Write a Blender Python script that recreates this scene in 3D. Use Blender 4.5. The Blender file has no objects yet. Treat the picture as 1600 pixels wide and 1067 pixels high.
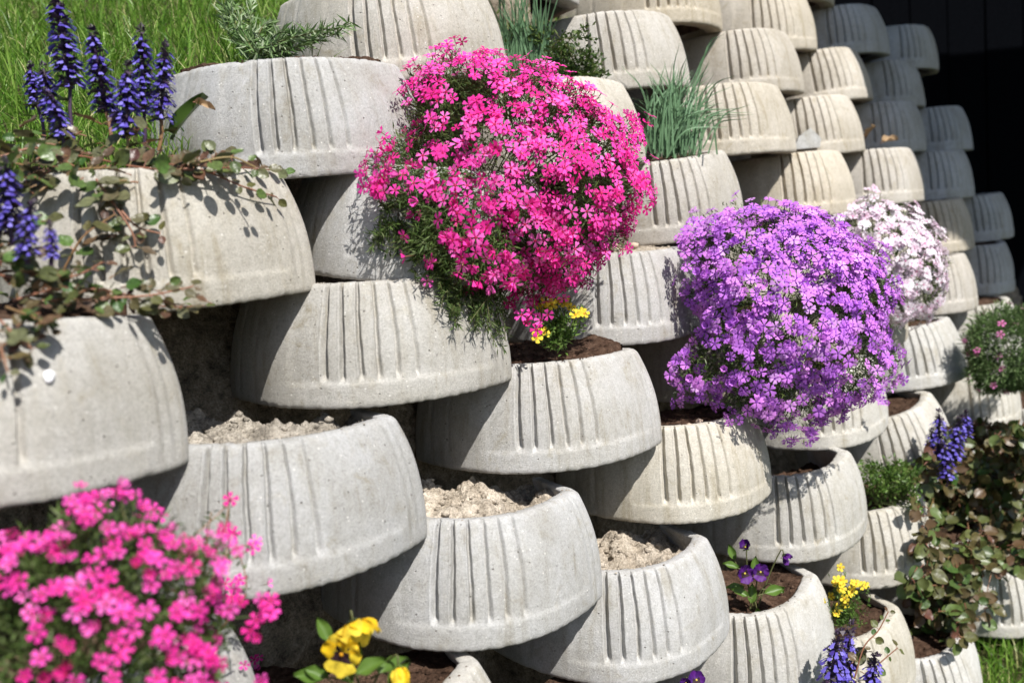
import bpy, math, random
import numpy as np
from mathutils import Vector, Matrix, noise, Euler
from mathutils.bvhtree import BVHTree
random.seed(7); rng = np.random.default_rng(7)
sc = bpy.context.scene
col = sc.collection
R = math.radians

# ------------------------------------------------------------------ camera
F_PX, PITCH, ROLL, CZ = 1465.0, 0.13290, -0.08687, 0.67989      # focal length for a 1600 px wide picture
AX_R0 = np.array([1.0, 0, 0]); AX_F = np.array([0, math.cos(PITCH), -math.sin(PITCH)]); AX_U0 = np.array([0, math.sin(PITCH), math.cos(PITCH)])
AX_R = AX_R0*math.cos(ROLL) + AX_U0*math.sin(ROLL)
AX_U = -AX_R0*math.sin(ROLL) + AX_U0*math.cos(ROLL)
CAM = np.array([0, 0, CZ])
cd = bpy.data.cameras.new('camera'); cam = bpy.data.objects.new('camera', cd); col.objects.link(cam)
cd.sensor_width = 36; cd.lens = 36*F_PX/1600; cd.clip_start = .02; cd.clip_end = 400
cam.matrix_world = Matrix([[AX_R[i], AX_U[i], -AX_F[i], CAM[i]] for i in range(3)] + [[0, 0, 0, 1]])
cd.dof.use_dof = True; cd.dof.focus_distance = 1.38; cd.dof.aperture_fstop = 3.9
sc.camera = cam
# ------------------------------------------------------------------ light
SUN_AZ, SUN_EL = R(34), R(51.5)        # azimuth measured from -Y (behind the camera) towards +X
sv = Vector((math.sin(SUN_AZ)*math.cos(SUN_EL), -math.cos(SUN_AZ)*math.cos(SUN_EL), math.sin(SUN_EL)))
w = bpy.data.worlds.new('World'); sc.world = w; w.use_nodes = True
nt = w.node_tree; sky = nt.nodes.new('ShaderNodeTexSky'); sky.sky_type = 'NISHITA'; sky.sun_disc = False
sky.sun_elevation = SUN_EL; sky.sun_rotation = math.atan2(sv.x, sv.y)
nt.links.new(sky.outputs[0], nt.nodes['Background'].inputs[0]); nt.nodes['Background'].inputs[1].default_value = .078
sl = bpy.data.lights.new('sun', 'SUN'); sl.energy = 4.8; sl.angle = R(.55); sl.color = (1, .965, .915)
so = bpy.data.objects.new('sun', sl); col.objects.link(so); so.rotation_euler = sv.to_track_quat('Z', 'Y').to_euler()
sc.view_settings.view_transform = 'Standard'; sc.view_settings.look = 'None'
sc.view_settings.exposure = .60; sc.view_settings.gamma = 1; sc.view_settings.use_curve_mapping = False
sc.cycles.max_bounces = 6; sc.cycles.diffuse_bounces = 3; sc.cycles.glossy_bounces = 2; sc.cycles.transmission_bounces = 3; sc.cycles.transparent_max_bounces = 4

def W(px, py, d):
    """the place seen at photo pixel (px, py) when it lies d metres ahead of the camera"""
    return CAM + d*(AX_F + AX_R*(px-800)/F_PX + AX_U*(533.5-py)/F_PX)

# ------------------------------------------------------------------ object helpers
def tag(o, label=None, cat=None, group=None, kind=None):
    if label: o['label'] = label
    if cat: o['category'] = cat
    if group: o['group'] = group
    if kind: o['kind'] = kind
    return o
def empty(name, loc=(0, 0, 0), **k):
    o = bpy.data.objects.new(name, None); o.empty_display_size = .02; col.objects.link(o); o.location = loc
    return tag(o, **k)
def mesh_np(name, V, F, mats, midx=None, smooth=True):
    V = np.asarray(V, np.float32); m = bpy.data.meshes.new(name)
    if isinstance(F, np.ndarray):
        k = F.shape[1]; nf = len(F); flat = F.ravel().astype(np.int32); starts = np.arange(0, nf*k, k, dtype=np.int32); tot = np.full(nf, k, np.int32)
    else:
        tot = np.array([len(f) for f in F], np.int32); flat = np.array([i for f in F for i in f], np.int32); starts = np.concatenate([[0], np.cumsum(tot)[:-1]]).astype(np.int32); nf = len(F)
    m.vertices.add(len(V)); m.vertices.foreach_set('co', V.ravel())
    m.loops.add(len(flat)); m.loops.foreach_set('vertex_index', flat)
    m.polygons.add(nf); m.polygons.foreach_set('loop_start', starts); m.polygons.foreach_set('loop_total', tot)
    m.polygons.foreach_set('use_smooth', np.full(nf, smooth, bool))
    if midx is not None: m.polygons.foreach_set('material_index', np.asarray(midx, np.int32))
    for a in (mats if isinstance(mats, (list, tuple)) else [mats]): m.materials.append(a)
    m.update(calc_edges=True); m.validate(); return m
def obj(name, me, parent=None, loc=None, rot=None, scale=None, **k):
    o = bpy.data.objects.new(name, me); col.objects.link(o)
    if parent: o.parent = parent
    if loc is not None: o.location = loc
    if rot is not None: o.rotation_euler = rot
    if scale is not None: o.scale = (scale,)*3 if isinstance(scale, (int, float)) else scale
    return tag(o, **k)
class MB:
    """collects polygons of several shapes into one mesh"""
    def __init__(s): s.V = []; s.F = []; s.M = []; s.n = 0
    def add(s, V, F, mi=0):
        V = np.asarray(V, float).reshape(-1, 3)
        s.V.append(V); s.F += [[i+s.n for i in f] for f in F]; s.M += [mi]*len(F); s.n += len(V)
    def grid(s, P, mi=0, wrap=False):
        P = np.asarray(P, float); a, b = P.shape[:2]; F = []
        for i in range(a-1):
            for j in range(b if wrap else b-1):
                j2 = (j+1) % b; F.append((i*b+j, i*b+j2, (i+1)*b+j2, (i+1)*b+j))
        s.add(P.reshape(-1, 3), F, mi)
    def tube(s, pts, r0, r1, n=5, mi=0):
        pts = np.asarray(pts, float); rows = []; T = np.gradient(pts, axis=0); T /= np.linalg.norm(T, axis=1)[:, None]+1e-12
        up = np.array([.31, .17, .93]); k = len(pts)
        for i in range(k):
            a = np.cross(T[i], up); a /= np.linalg.norm(a)+1e-9; b = np.cross(T[i], a); r = r0+(r1-r0)*i/max(k-1, 1)
            rows.append([pts[i]+r*(math.cos(q)*a+math.sin(q)*b) for q in np.linspace(0, 2*math.pi, n, endpoint=False)])
        s.grid(rows, mi, wrap=True)
    def mesh(s, name, mats, smooth=True):
        return mesh_np(name, np.concatenate(s.V), s.F, mats, s.M, smooth)
def spline(pts, n):
    """smooth curve of n points through the given ones"""
    P = np.asarray(pts, float); k = len(P)
    if k == 2: t = np.linspace(0, 1, n)[:, None]; return P[0]*(1-t)+P[1]*t
    Q = np.vstack([2*P[0]-P[1], P, 2*P[-1]-P[-2]]); out = []
    for u in np.linspace(0, k-1-1e-6, n):
        i = int(u); t = u-i; p0, p1, p2, p3 = Q[i:i+4]
        out.append(.5*((2*p1)+(p2-p0)*t+(2*p0-5*p1+4*p2-p3)*t*t+(3*p1-p0-3*p2+p3)*t**3))
    return np.array(out)
def rot_to(d, spin=0.0):
    """rotation turning +Z to direction d, with a spin about it"""
    return (Vector(d).to_track_quat('Z', 'Y') @ Euler((0, 0, spin)).to_quaternion()).to_euler()

# ------------------------------------------------------------------ materials
def mat(name):
    m = bpy.data.materials.new(name); m.use_nodes = True; t = m.node_tree
    return m, t, t.nodes['Principled BSDF'], t.links
def N(t, kind, **k):
    n = t.nodes.new('ShaderNode'+kind)
    for a, b in k.items():
        if a in n.inputs.keys() if isinstance(a, str) else False: n.inputs[a].default_value = b
        else: setattr(n, a, b)
    return n
def ramp(t, src, stops):
    r = t.nodes.new('ShaderNodeValToRGB'); e = r.color_ramp.elements
    while len(e) < len(stops): e.new(.5)
    for q, (p, c) in zip(e, stops): q.position = p; q.color = (*c, 1) if len(c) == 3 else c
    t.links.new(src, r.inputs[0]); return r
def mul(t, a, b, f=1.0, mode='MULTIPLY'):
    m = t.nodes.new('ShaderNodeMix'); m.data_type = 'RGBA'; m.blend_type = mode; m.inputs[0].default_value = f
    for s, v in ((6, a), (7, b)):
        if isinstance(v, tuple): m.inputs[s].default_value = (*v, 1)
        else: t.links.new(v, m.inputs[s])
    return m.outputs[2]
def noise_t(t, vec, scale, detail=3, rough=.6, dist=0):
    n = t.nodes.new('ShaderNodeTexNoise'); n.inputs['Scale'].default_value = scale; n.inputs['Detail'].default_value = detail
    n.inputs['Roughness'].default_value = rough; n.inputs['Distortion'].default_value = dist
    if vec is not None: t.links.new(vec, n.inputs['Vector'])
    return n
def bump(t, src, strength, dist, prev=None):
    b = t.nodes.new('ShaderNodeBump'); b.inputs['Strength'].default_value = strength; b.inputs['Distance'].default_value = dist
    t.links.new(src, b.inputs['Height'])
    if prev is not None: t.links.new(prev, b.inputs['Normal'])
    return b.outputs[0]

def make_concrete():
    m, t, b, L = mat('weathered_cast_concrete')
    tc = N(t, 'TexCoord'); oi = N(t, 'ObjectInfo')
    add = t.nodes.new('ShaderNodeVectorMath'); add.operation = 'ADD'; sc_ = t.nodes.new('ShaderNodeVectorMath'); sc_.operation = 'SCALE'
    comb = t.nodes.new('ShaderNodeCombineXYZ')
    for i in range(3): L.new(oi.outputs['Random'], comb.inputs[i])
    L.new(comb.outputs[0], sc_.inputs[0]); sc_.inputs['Scale'].default_value = 37
    L.new(tc.outputs['Object'], add.inputs[0]); L.new(sc_.outputs[0], add.inputs[1]); v = add.outputs[0]
    grain = noise_t(t, v, 360, 6, .88); mid = noise_t(t, v, 95, 4, .65); big = noise_t(t, v, 9, 4, .6, .6); streak = noise_t(t, v, 26, 3, .6, 1.2)
    c = mul(t, oi.outputs['Color'], ramp(t, grain.outputs[0], [(.33, (.68, .67, .65)), (.5, (1, 1, 1)), (.66, (1.22, 1.215, 1.20))]).outputs[0])
    c = mul(t, c, ramp(t, mid.outputs[0], [(.33, (.88, .875, .86)), (.55, (1, 1, 1))]).outputs[0])
    c = mul(t, c, ramp(t, big.outputs[0], [(.30, (.86, .845, .81)), (.5, (.98, .975, .965)), (.68, (1.06, 1.065, 1.075))]).outputs[0])
    c = mul(t, c, ramp(t, streak.outputs[0], [(.26, (.90, .875, .82)), (.42, (1, 1, 1))]).outputs[0])
    mp = t.nodes.new('ShaderNodeMapping'); mp.inputs['Scale'].default_value = (1, 1, .12); L.new(v, mp.inputs['Vector'])
    runs = noise_t(t, mp.outputs[0], 42, 4, .6, .3); c = mul(t, c, ramp(t, runs.outputs[0], [(.30, (.80, .77, .70)), (.45, (.98, .975, .96)), (.60, (1, 1, 1)), (.74, (1.10, 1.10, 1.09))]).outputs[0])
    patch = noise_t(t, v, 17, 5, .7, .8); c = mul(t, c, ramp(t, patch.outputs[0], [(.27, (.80, .76, .66)), (.40, (1, 1, 1)), (.66, (1, 1, 1)), (.76, (1.14, 1.14, 1.13))]).outputs[0])
    vor = t.nodes.new('ShaderNodeTexVoronoi'); vor.inputs['Scale'].default_value = 210; L.new(v, vor.inputs['Vector'])
    sep = t.nodes.new('ShaderNodeSeparateColor'); L.new(vor.outputs['Color'], sep.inputs[0])
    # few cells carry a pit, fewer a pale grain
    pit = t.nodes.new('ShaderNodeMath'); pit.operation = 'GREATER_THAN'; pit.inputs[1].default_value = .968; L.new(sep.outputs[0], pit.inputs[0])
    near = ramp(t, vor.outputs['Distance'], [(.10, (1, 1, 1)), (.30, (0, 0, 0))])
    pm = t.nodes.new('ShaderNodeMath'); pm.operation = 'MULTIPLY'; L.new(pit.outputs[0], pm.inputs[0]); L.new(near.outputs[0], pm.inputs[1])
    c2 = t.nodes.new('ShaderNodeMix'); c2.data_type = 'RGBA'; L.new(pm.outputs[0], c2.inputs[0]); L.new(c, c2.inputs[6]); c2.inputs[7].default_value = (.22, .205, .18, 1)
    pal = t.nodes.new('ShaderNodeMath'); pal.operation = 'LESS_THAN'; pal.inputs[1].default_value = .05; L.new(sep.outputs[1], pal.inputs[0])
    pl = t.nodes.new('ShaderNodeMath'); pl.operation = 'MULTIPLY'; L.new(pal.outputs[0], pl.inputs[0]); L.new(near.outputs[0], pl.inputs[1])
    c3 = t.nodes.new('ShaderNodeMix'); c3.data_type = 'RGBA'; L.new(pl.outputs[0], c3.inputs[0]); L.new(c2.outputs[2], c3.inputs[6]); c3.inputs[7].default_value = (.72, .70, .66, 1)
    L.new(c3.outputs[2], b.inputs['Base Color']); b.inputs['Roughness'].default_value = .93; b.inputs['Specular IOR Level'].default_value = .25
    n = bump(t, grain.outputs[0], 1.0, .0017); n = bump(t, mid.outputs[0], .35, .0018, n)
    inv = t.nodes.new('ShaderNodeMath'); inv.operation = 'MULTIPLY'; inv.inputs[1].default_value = -1; L.new(pm.outputs[0], inv.inputs[0])
    n = bump(t, inv.outputs[0], .8, .0025, n)
    L.new(n, b.inputs['Normal']); return m
def make_soil(name, c0, c1, c2, bs=1.0):
    m, t, b, L = mat(name); tc = N(t, 'TexCoord'); v = tc.outputs['Object']
    a = noise_t(t, v, 60, 5, .7); d = noise_t(t, v, 330, 3, .7); e = noise_t(t, v, 12, 3, .6)
    c = ramp(t, a.outputs[0], [(.3, c0), (.5, c1), (.72, c2)]).outputs[0]
    c = mul(t, c, ramp(t, d.outputs[0], [(.3, (.55, .53, .5)), (.52, (1, 1, 1)), (.74, (1.5, 1.45, 1.4))]).outputs[0])
    c = mul(t, c, ramp(t, e.outputs[0], [(.35, (.75, .74, .72)), (.6, (1.1, 1.1, 1.1))]).outputs[0])
    L.new(c, b.inputs['Base Color']); b.inputs['Roughness'].default_value = 1; b.inputs['Specular IOR Level'].default_value = .1
    n = bump(t, d.outputs[0], .9*bs, .003); n = bump(t, a.outputs[0], .9*bs, .008, n); L.new(n, b.inputs['Normal']); return m
def make_plant(name, stops, rough=.5, spec=.4, trans=.25, island=True, vein=0, bump_scale=0):
    """stops: colours picked at random for each leaf, petal or object; light also shines through the thin sheet"""
    m, t, b, L = mat(name)
    src = N(t, 'NewGeometry').outputs['Random Per Island'] if island else N(t, 'ObjectInfo').outputs['Random']
    r = ramp(t, src, stops); c = r.outputs[0]
    if vein:
        v = N(t, 'TexCoord').outputs['Object']; q = noise_t(t, v, vein, 3, .6)
        c = mul(t, c, ramp(t, q.outputs[0], [(.3, (.62, .6, .6)), (.65, (1.2, 1.2, 1.15))]).outputs[0])
    L.new(c, b.inputs['Base Color']); b.inputs['Roughness'].default_value = rough; b.inputs['Specular IOR Level'].default_value = spec
    if bump_scale:
        v = N(t, 'TexCoord').outputs['Object']; q = noise_t(t, v, bump_scale, 2, .5); L.new(bump(t, q.outputs[0], .5, .001), b.inputs['Normal'])
    if trans:
        tr = N(t, 'BsdfTranslucent'); L.new(c, tr.inputs[0]); mx = N(t, 'MixShader'); mx.inputs[0].default_value = trans
        out = t.nodes['Material Output']; L.new(b.outputs[0], mx.inputs[1]); L.new(tr.outputs[0], mx.inputs[2]); L.new(mx.outputs[0], out.inputs[0])
    return m
def plain(name, c, rough=.7, spec=.3):
    m, t, b, L = mat(name); v = N(t, 'TexCoord').outputs['Object']; q = noise_t(t, v, 90, 3, .6)
    L.new(mul(t, c, ramp(t, q.outputs[0], [(.3, (.7, .7, .7)), (.7, (1.2, 1.2, 1.2))]).outputs[0]), b.inputs['Base Color'])
    b.inputs['Roughness'].default_value = rough; b.inputs['Specular IOR Level'].default_value = spec; return m
CONC = make_concrete()
BROWN = make_soil('brown_potting_soil', (.030, .018, .012), (.085, .050, .034), (.16, .105, .075))
CLAY = make_soil('pale_dry_clay', (.26, .22, .17), (.47, .41, .335), (.64, .575, .485))
GREY = make_soil('grey_crumbly_soil', (.15, .135, .115), (.36, .325, .275), (.50, .46, .40))
BANKM = make_soil('dark_bank_earth', (.09, .075, .058), (.27, .23, .18), (.44, .38, .31))
LAWNM = make_soil('lawn_earth', (.03, .03, .014), (.06, .06, .025), (.11, .10, .05))
PINK = make_plant('pink_petals', [(0, (.74, .02, .26)), (.4, (.88, .05, .40)), (.75, (.92, .09, .50)), (1, (.94, .20, .60))], .6, .2, .35, False)
PINKI = make_plant('pink_petals_mass', [(0, (.74, .02, .26)), (.4, (.88, .05, .40)), (.75, (.92, .09, .50)), (1, (.94, .20, .60))], .6, .2, .35)
PEYE = plain('crimson_flower_eye', (.35, .004, .05))
PURP = make_plant('purple_petals', [(0, (.48, .15, .70)), (.45, (.64, .23, .84)), (.8, (.74, .26, .80)), (1, (.80, .44, .91))], .6, .2, .35, False)
PURPI = make_plant('purple_petals_mass', [(0, (.48, .15, .70)), (.45, (.64, .23, .84)), (.8, (.74, .26, .80)), (1, (.80, .44, .91))], .6, .2, .35)
PUEYE = plain('violet_flower_eye', (.16, .02, .30))
WHIT = make_plant('blush_white_petals', [(0, (.82, .60, .75)), (.4, (.88, .76, .85)), (1, (.91, .87, .91))], .6, .2, .35, False)
WHITI = make_plant('blush_white_petals_mass', [(0, (.82, .60, .75)), (.4, (.88, .76, .85)), (1, (.91, .87, .91))], .6, .2, .35)
WEYE = plain('pink_flower_eye', (.55, .12, .30))
YELL = make_plant('yellow_petals', [(0, (.86, .56, .02)), (.5, (.90, .68, .05)), (1, (.90, .76, .16))], .6, .15, .4, True, 130, 200)
AMBER = plain('amber_centre', (.62, .28, .01))
BLACKP = plain('dark_pansy_blotch', (.02, .006, .01))
VIOLP = make_plant('deep_violet_petals', [(0, (.05, .008, .12)), (1, (.11, .015, .20))], .55, .25, .2, True)
BLUEB = make_plant('bugle_blue_petals', [(0, (.06, .035, .26)), (.5, (.13, .10, .50)), (1, (.28, .24, .74))], .55, .25, .3)
BRACT = make_plant('dark_purple_bracts', [(0, (.022, .012, .034)), (.6, (.055, .030, .065)), (1, (.08, .075, .06))], .5, .4, .1)
STEMG = make_plant('green_stems', [(0, (.06, .09, .025)), (1, (.11, .10, .04))], .6, .3, 0)
STEMR = make_plant('reddish_runners', [(0, (.16, .060, .035)), (.5, (.26, .12, .07)), (1, (.20, .15, .05))], .5, .4, 0, False)
AJL = make_plant('bugle_leaves', [(0, (.045, .11, .022)), (.25, (.13, .06, .04)), (.45, (.085, .16, .035)), (.6, (.10, .075, .04)), (.8, (.15, .17, .085)), (1, (.08, .03, .025))], .38, .5, .22, False, 160, 260)
AJL2 = make_plant('green_bronze_leaves', [(0, (.045, .11, .02)), (.35, (.12, .08, .035)), (.7, (.10, .16, .04)), (1, (.12, .05, .035))], .42, .5, .22, False, 160, 260)
GREEND = make_plant('needle_leaves', [(0, (.04, .075, .018)), (.6, (.09, .14, .035)), (1, (.13, .16, .07))], .55, .2, .25)
GREENB = make_plant('fresh_green_leaves', [(0, (.05, .11, .018)), (.6, (.10, .18, .03)), (1, (.16, .24, .06))], .45, .4, .3)
GREENS = make_plant('shrublet_leaves', [(0, (.025, .055, .012)), (.6, (.06, .11, .02)), (1, (.12, .16, .04))], .4, .45, .25)
BLUEG = make_plant('blue_green_blades', [(0, (.07, .15, .07)), (.6, (.14, .25, .13)), (1, (.28, .38, .25))], .45, .4, .2)
LAVG = make_plant('grey_green_leaves', [(0, (.08, .16, .04)), (.6, (.17, .26, .10)), (1, (.36, .42, .28))], .6, .3, .2)
GRASSM = make_plant('lawn_grass_blades', [(0, (.055, .14, .012)), (.5, (.14, .28, .03)), (.86, (.25, .39, .07)), (1, (.50, .46, .22))], .42, .45, .35)
DRYL = make_plant('dry_leaves', [(0, (.30, .19, .10)), (1, (.46, .33, .20))], .8, .2, .2)
PEB = plain('pale_pebble', (.50, .38, .29), .9)
WHITEW = plain('white_splash', (.80, .80, .82), .8)
DARKW = plain('shade_black_boards', (.003, .0034, .0045), 1, .0)  # near-black colour stands in for the deep shade behind the wall

# ------------------------------------------------------------------ the lattice of planter stones
A_, B_, H_ = .2, 0.1832, 0.15251        # half width, front depth, height
TOPR, EX, BETA, CHK = 0.8281, 2.559, 0.749, 0.121               # how far and how fast the bowl narrows towards its rim
TB = .233
ST = {  # (row, place along the wall): x, y, turn, lift, two small tilts
(1,2):(-0.1,1.261,0.068,-0.003,-0.065,0.074),(0,3):(0.117,1.434,0.091,-0.004,-0.056,0.048),(2,3):(0.029,1.463,0.037,0,-0.071,0.024),
(1,4):(0.25,1.635,0.064,0.003,-0.057,0.037),(3,2):(-0.201,1.307,0.036,-0.001,-0.041,0.035),(2,1):(-0.319,1.086,0.149,0.003,-0.067,0.052),
(5,2):(-0.294,1.393,0.197,-0.003,0.05,-0.003),(4,1):(-0.435,1.154,0.186,0.003,0.008,0.022),(3,0):(-0.53,0.889,0.278,0.018,-0.058,0.092),
(3,4):(0.161,1.721,0.119,-0.007,0,0.048),(4,5):(0.309,1.952,0.104,0.007,0.079,-0.042),(5,4):(0.086,1.782,0.09,-0.012,-0.024,-0.023),
(6,5):(0.227,2.025,0.056,-0.01,0.033,-0.049),(6,3):(-0.164,1.634,0.035,-0.005,0.091,-0.029),(5,6):(0.485,2.167,0.003,0,-0.01,-0.017),
(6,7):(0.596,2.423,0.049,-0.002,-0.005,-0.037),(6,9):(0.933,2.829,0.049,-0.009,-0.039,-0.089),(5,8):(0.802,2.574,0.029,-0.004,-0.009,-0.053),
(4,7):(0.682,2.329,0.04,0.001,-0.02,-0.021),(4,9):(1.023,2.72,0.001,0.008,-0.021,-0.007),(0,5):(0.487,1.82,0.027,0.008,0,0.019),
(-1,6):(0.712,2.023,0.055,0.009,0.013,-0.005),(-1,4):(0.345,1.619,0.047,-0.004,0.025,0.025),(1,8):(0.996,2.427,0.031,0.005,-0.091,-0.058),
(0,7):(0.858,2.222,0.02,-0.002,-0.019,-0.136),(2,9):(1.136,2.65,0.032,0.009,-0.037,0.011),(3,10):(1.251,2.884,0.109,0.005,-0.004,-0.015),
(6,11):(1.271,3.23,0.163,-0.001,-0.011,-0.018),(5,10):(1.146,2.969,0.029,0.002,0.002,-0.007),(5,12):(1.486,3.355,0.065,0.001,-0.011,-0.022),
(4,11):(1.367,3.114,0.063,0.002,0.003,-0.002),(3,12):(1.575,3.261,0.099,0.001,-0.014,-0.023),(7,10):(1.086,3.084,-0.065,0.002,-0.013,-0.049),
(7,12):(1.437,3.486,0.127,-0.006,0.003,0.017),(7,8):(0.723,2.687,0.062,-0.01,0.08,-0.016),(7,6):(0.368,2.279,0.146,-0.003,0.015,-0.006),
(2,11):(1.474,3.07,0.163,0.007,0.022,0.027),(-2,5):(0.561,1.799,-0.03,-0.006,0.01,0.023),(-3,6):(0.801,1.983,0.189,0.002,0.021,-0.061),
(0,1):(-0.238,1.055,0.108,0,-0.001,0),(4,3):(-.130,1.395,.02,-.006,0,.14),(3,6):(0.544,2.1,0.046,0,0,0),
(2,5):(0.396,1.869,0.057,0,0,0),(3,8):(0.902,2.488,0.032,0,0,0),(2,7):(0.769,2.261,0.028,0,0,0),
(1,10):(1.36,2.831,0.102,0,0,0),(7,4):(-0.01,1.869,0.068,0,0,0),(8,9):(0.865,2.942,0.02,0,0,0),
(-2,7):(0.942,2.192,0.049,0,0,0),(-2,9):(1.322,2.573,0.073,0,0,0),(-1,8):(1.089,2.398,0.039,0,0,0),
(-3,8):(1.177,2.365,0.055,0,0,0),(0,9):(1.231,2.606,0.052,0,0,0),(1,6):(0.625,2.04,0.03,0,0,0),
(-1,2):(-0.018,1.228,0.076,0,0,0),(-2,3):(0.197,1.408,0.037,0,0,0),(-1,10):(1.467,2.779,0.071,0,0,0),
(1,0):(-0.485,0.89,0.17,0,0,0)}

def prof(t): return 1-(1-TOPR)*np.maximum(t, 0)**EX
def _plan_table():
    """outline seen from above: a shallow bow whose ends turn round a small corner into two cheeks"""
    u = np.linspace(-1.45, 1.45, 2401); ph = np.clip(u, -1, 1)*BETA; e = np.maximum(np.abs(u)-1, 0)*1.0
    x = A_*np.sin(ph)/math.sin(BETA)-np.sign(u)*e*CHK; y = -B_*(np.cos(ph)-math.cos(BETA))/(1-math.cos(BETA))+e*.3
    k = np.exp(-.5*(np.arange(-120, 121)/22)**2); k /= k.sum()
    xs = np.convolve(np.pad(x, 120, 'edge'), k, 'valid'); ys = np.convolve(np.pad(y, 120, 'edge'), k, 'valid')
    w_ = np.exp(-((np.abs(u)-1)/.09)**2); x = x*(1-w_)+xs*w_; y = y*(1-w_)+ys*w_
    tx, ty = np.gradient(x), np.gradient(y); l = np.hypot(tx, ty); return u, x, y, ty/l, -tx/l
PT = _plan_table()
def plan(u):
    """u in [-1.35, 1.35]: |u|<=1 is the bowed front, beyond it the straight cheeks; returns x, y and the outward normal"""
    return tuple(np.interp(u, PT[0], q) for q in PT[1:])
def ring_xy(u, t, inset, inner=False):
    x, y, nx, ny = plan(u); p = prof(t)
    if inner: return x*p*(1-inset/.19), y*p+inset*np.clip(-ny, 0, 1)**.7
    return x*p-nx*inset, y*p-ny*inset
GR = np.linspace(-.0405, .0760, 6)
def relief(u, t, jit):
    x = plan(u)[0]; d = np.zeros_like(x*t)
    sm = lambda a, b, v: np.clip((v-a)/(b-a), 0, 1)**2*(3-2*np.clip((v-a)/(b-a), 0, 1))
    front = 1-sm(.97, 1.02, np.abs(u))
    panel = sm(-.094, -.080, x)*(1-sm(.160, .176, x))*sm(TB-.075, TB-.005, t)*front
    d -= .0020*panel
    for i, g in enumerate(GR):
        s = x-g-.0007*np.sin(t*7+i*2+jit)-.0003*np.sin(t*31+i*5+jit)
        end = sm(TB-.03+.010*math.sin(i*3.1+jit), TB+.03, t)*(1-.45*sm(.95, 1.0, t)); hw = (.0023+.0010*(1-t))*(1.25 if i == 0 else 1)
        wgt = np.where(s < 0, np.exp(-(np.abs(s)/hw)**4), np.exp(-(np.abs(s)/(hw*1.1))**3))
        d -= (.0112-.0008*i)*wgt*end
        d += .0011*np.exp(-((s+.0035)/.0022)**2)*end+.0008*np.exp(-((t-TB+.038)/.016)**2)*np.exp(-(s/.005)**2)
        d -= .0012*np.exp(-((s-.006)/.005)**2)*end
    for g, dp in ((.178, .0020), (.187, .0020), (-.143, .0014), (-.172, .0016)):
        d -= dp*np.exp(-((x-g)/.0024)**2)*sm(.03, .2, t)*front
    seam = np.exp(-((t-TB+.045)/.012)**2)*sm(-.1, -.08, x)*(1-sm(.18, .19, x)); d += .0004*seam
    return d
def stone_mesh(seed, nu_front=330, nt=62, detail=True):
    uf = np.linspace(-1, 1, nu_front)
    if detail:
        ex_ = [math.asin((g+o)/A_*math.sin(BETA))/BETA for g in GR for o in np.linspace(-.0075, .0075, 19)]
        uf = np.unique(np.round(np.concatenate([np.linspace(-1, 1, 170), ex_]), 5)); uf = uf[np.concatenate([[True], np.diff(uf) > .0012])]; uf[-1] = 1
    ub = np.concatenate([np.linspace(1.012, 1.12, 11), [1.16, 1.22, 1.30, 1.40]]); U = np.concatenate([-ub[::-1], uf, ub])
    x0, y0, nx, ny = plan(U); th = U
    T = np.concatenate([[0, .012, .03], np.linspace(.05, .96, nt-6), [.975, .988, .996]])
    rows = []; wall = .026
    def ring(t, inset, inner=False): return ring_xy(U, t, inset, inner)
    so = seed*13.7
    loops = []
    for k, t in enumerate(T):
        ins = 0.0
        if t < .04: ins = .0022*(1-t/.04)**2
        if t > .965: ins = .0035*((t-.965)/.031)**2
        d = relief(th, np.full_like(th, t), seed) if detail else 0
        X, Y = ring(t, ins); loops.append([X+nx*d, Y+ny*d, np.full_like(X, t*H_)])
    for q, z in ((.15, 1.0), (.4, 1.003), (.7, 1.003), (.9, .998)):
        d = relief(th, np.full_like(th, .996), seed)*(1-q) if detail else 0
        X, Y = ring(1.0, wall*q, True); X0_, Y0_ = ring(1.0, .0038); X = X0_*(1-q)+X*q; Y = Y0_*(1-q)+Y*q; X = X+nx*d; Y = Y+ny*d; loops.append([X, Y, np.full_like(X, z*H_)])
    for z, ex in ((.985, 0), (.95, .0006), (.85, .001), (.7, .002), (.5, .003), (.25, .004), (.06, .005), (.0, .006)):
        X, Y = ring(z, wall+ex, True); loops.append([X, Y, np.full_like(X, z*H_)])
    P = np.array(loops).transpose(0, 2, 1)          # loop, u, xyz
    if detail:
        nl = len(T)
        for i in range(P.shape[0]):
            t = P[i, :, 2].mean()/H_; edge = max(math.exp(-((t-1)/.03)**2), math.exp(-(t/.03)**2))
            for j in range(P.shape[1]):
                v = P[i, j]; a = noise.noise(Vector((v[0]*14+so, v[1]*14, v[2]*14)))*.0016
                if edge > .05:
                    n1 = noise.noise(Vector((v[0]*120+so, v[1]*120, v[2]*60))); n2 = noise.noise(Vector((v[0]*52, v[1]*52+so, 3)))
                    a += edge*(.0010*n1-.0040*max(0, n2-.32)); v[2] += edge*(.0009*n1*(1 if t > .5 else -1)-(.0075*max(0, n2-.34) if t > .5 else -.002*max(0, n2-.3)))
                s = 1 if i < nl else max(-1, 1-.4*(i-nl+1))
                v[0] += nx[j]*a*s; v[1] += ny[j]*a*s
    a, b = P.shape[:2]
    idx = np.arange(a*b).reshape(a, b); nxt = np.roll(idx, -1, 0)
    F = np.stack([idx[:, :-1], idx[:, 1:], nxt[:, 1:], nxt[:, :-1]], -1).reshape(-1, 4)
    if not detail: return P.reshape(-1, 3), F
    me = mesh_np('planter_stone_shape', P.reshape(-1, 3), [list(f) for f in F.tolist()]+[list(idx[:, 0][::-1]), list(idx[:, -1])], CONC)
    return me
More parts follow.
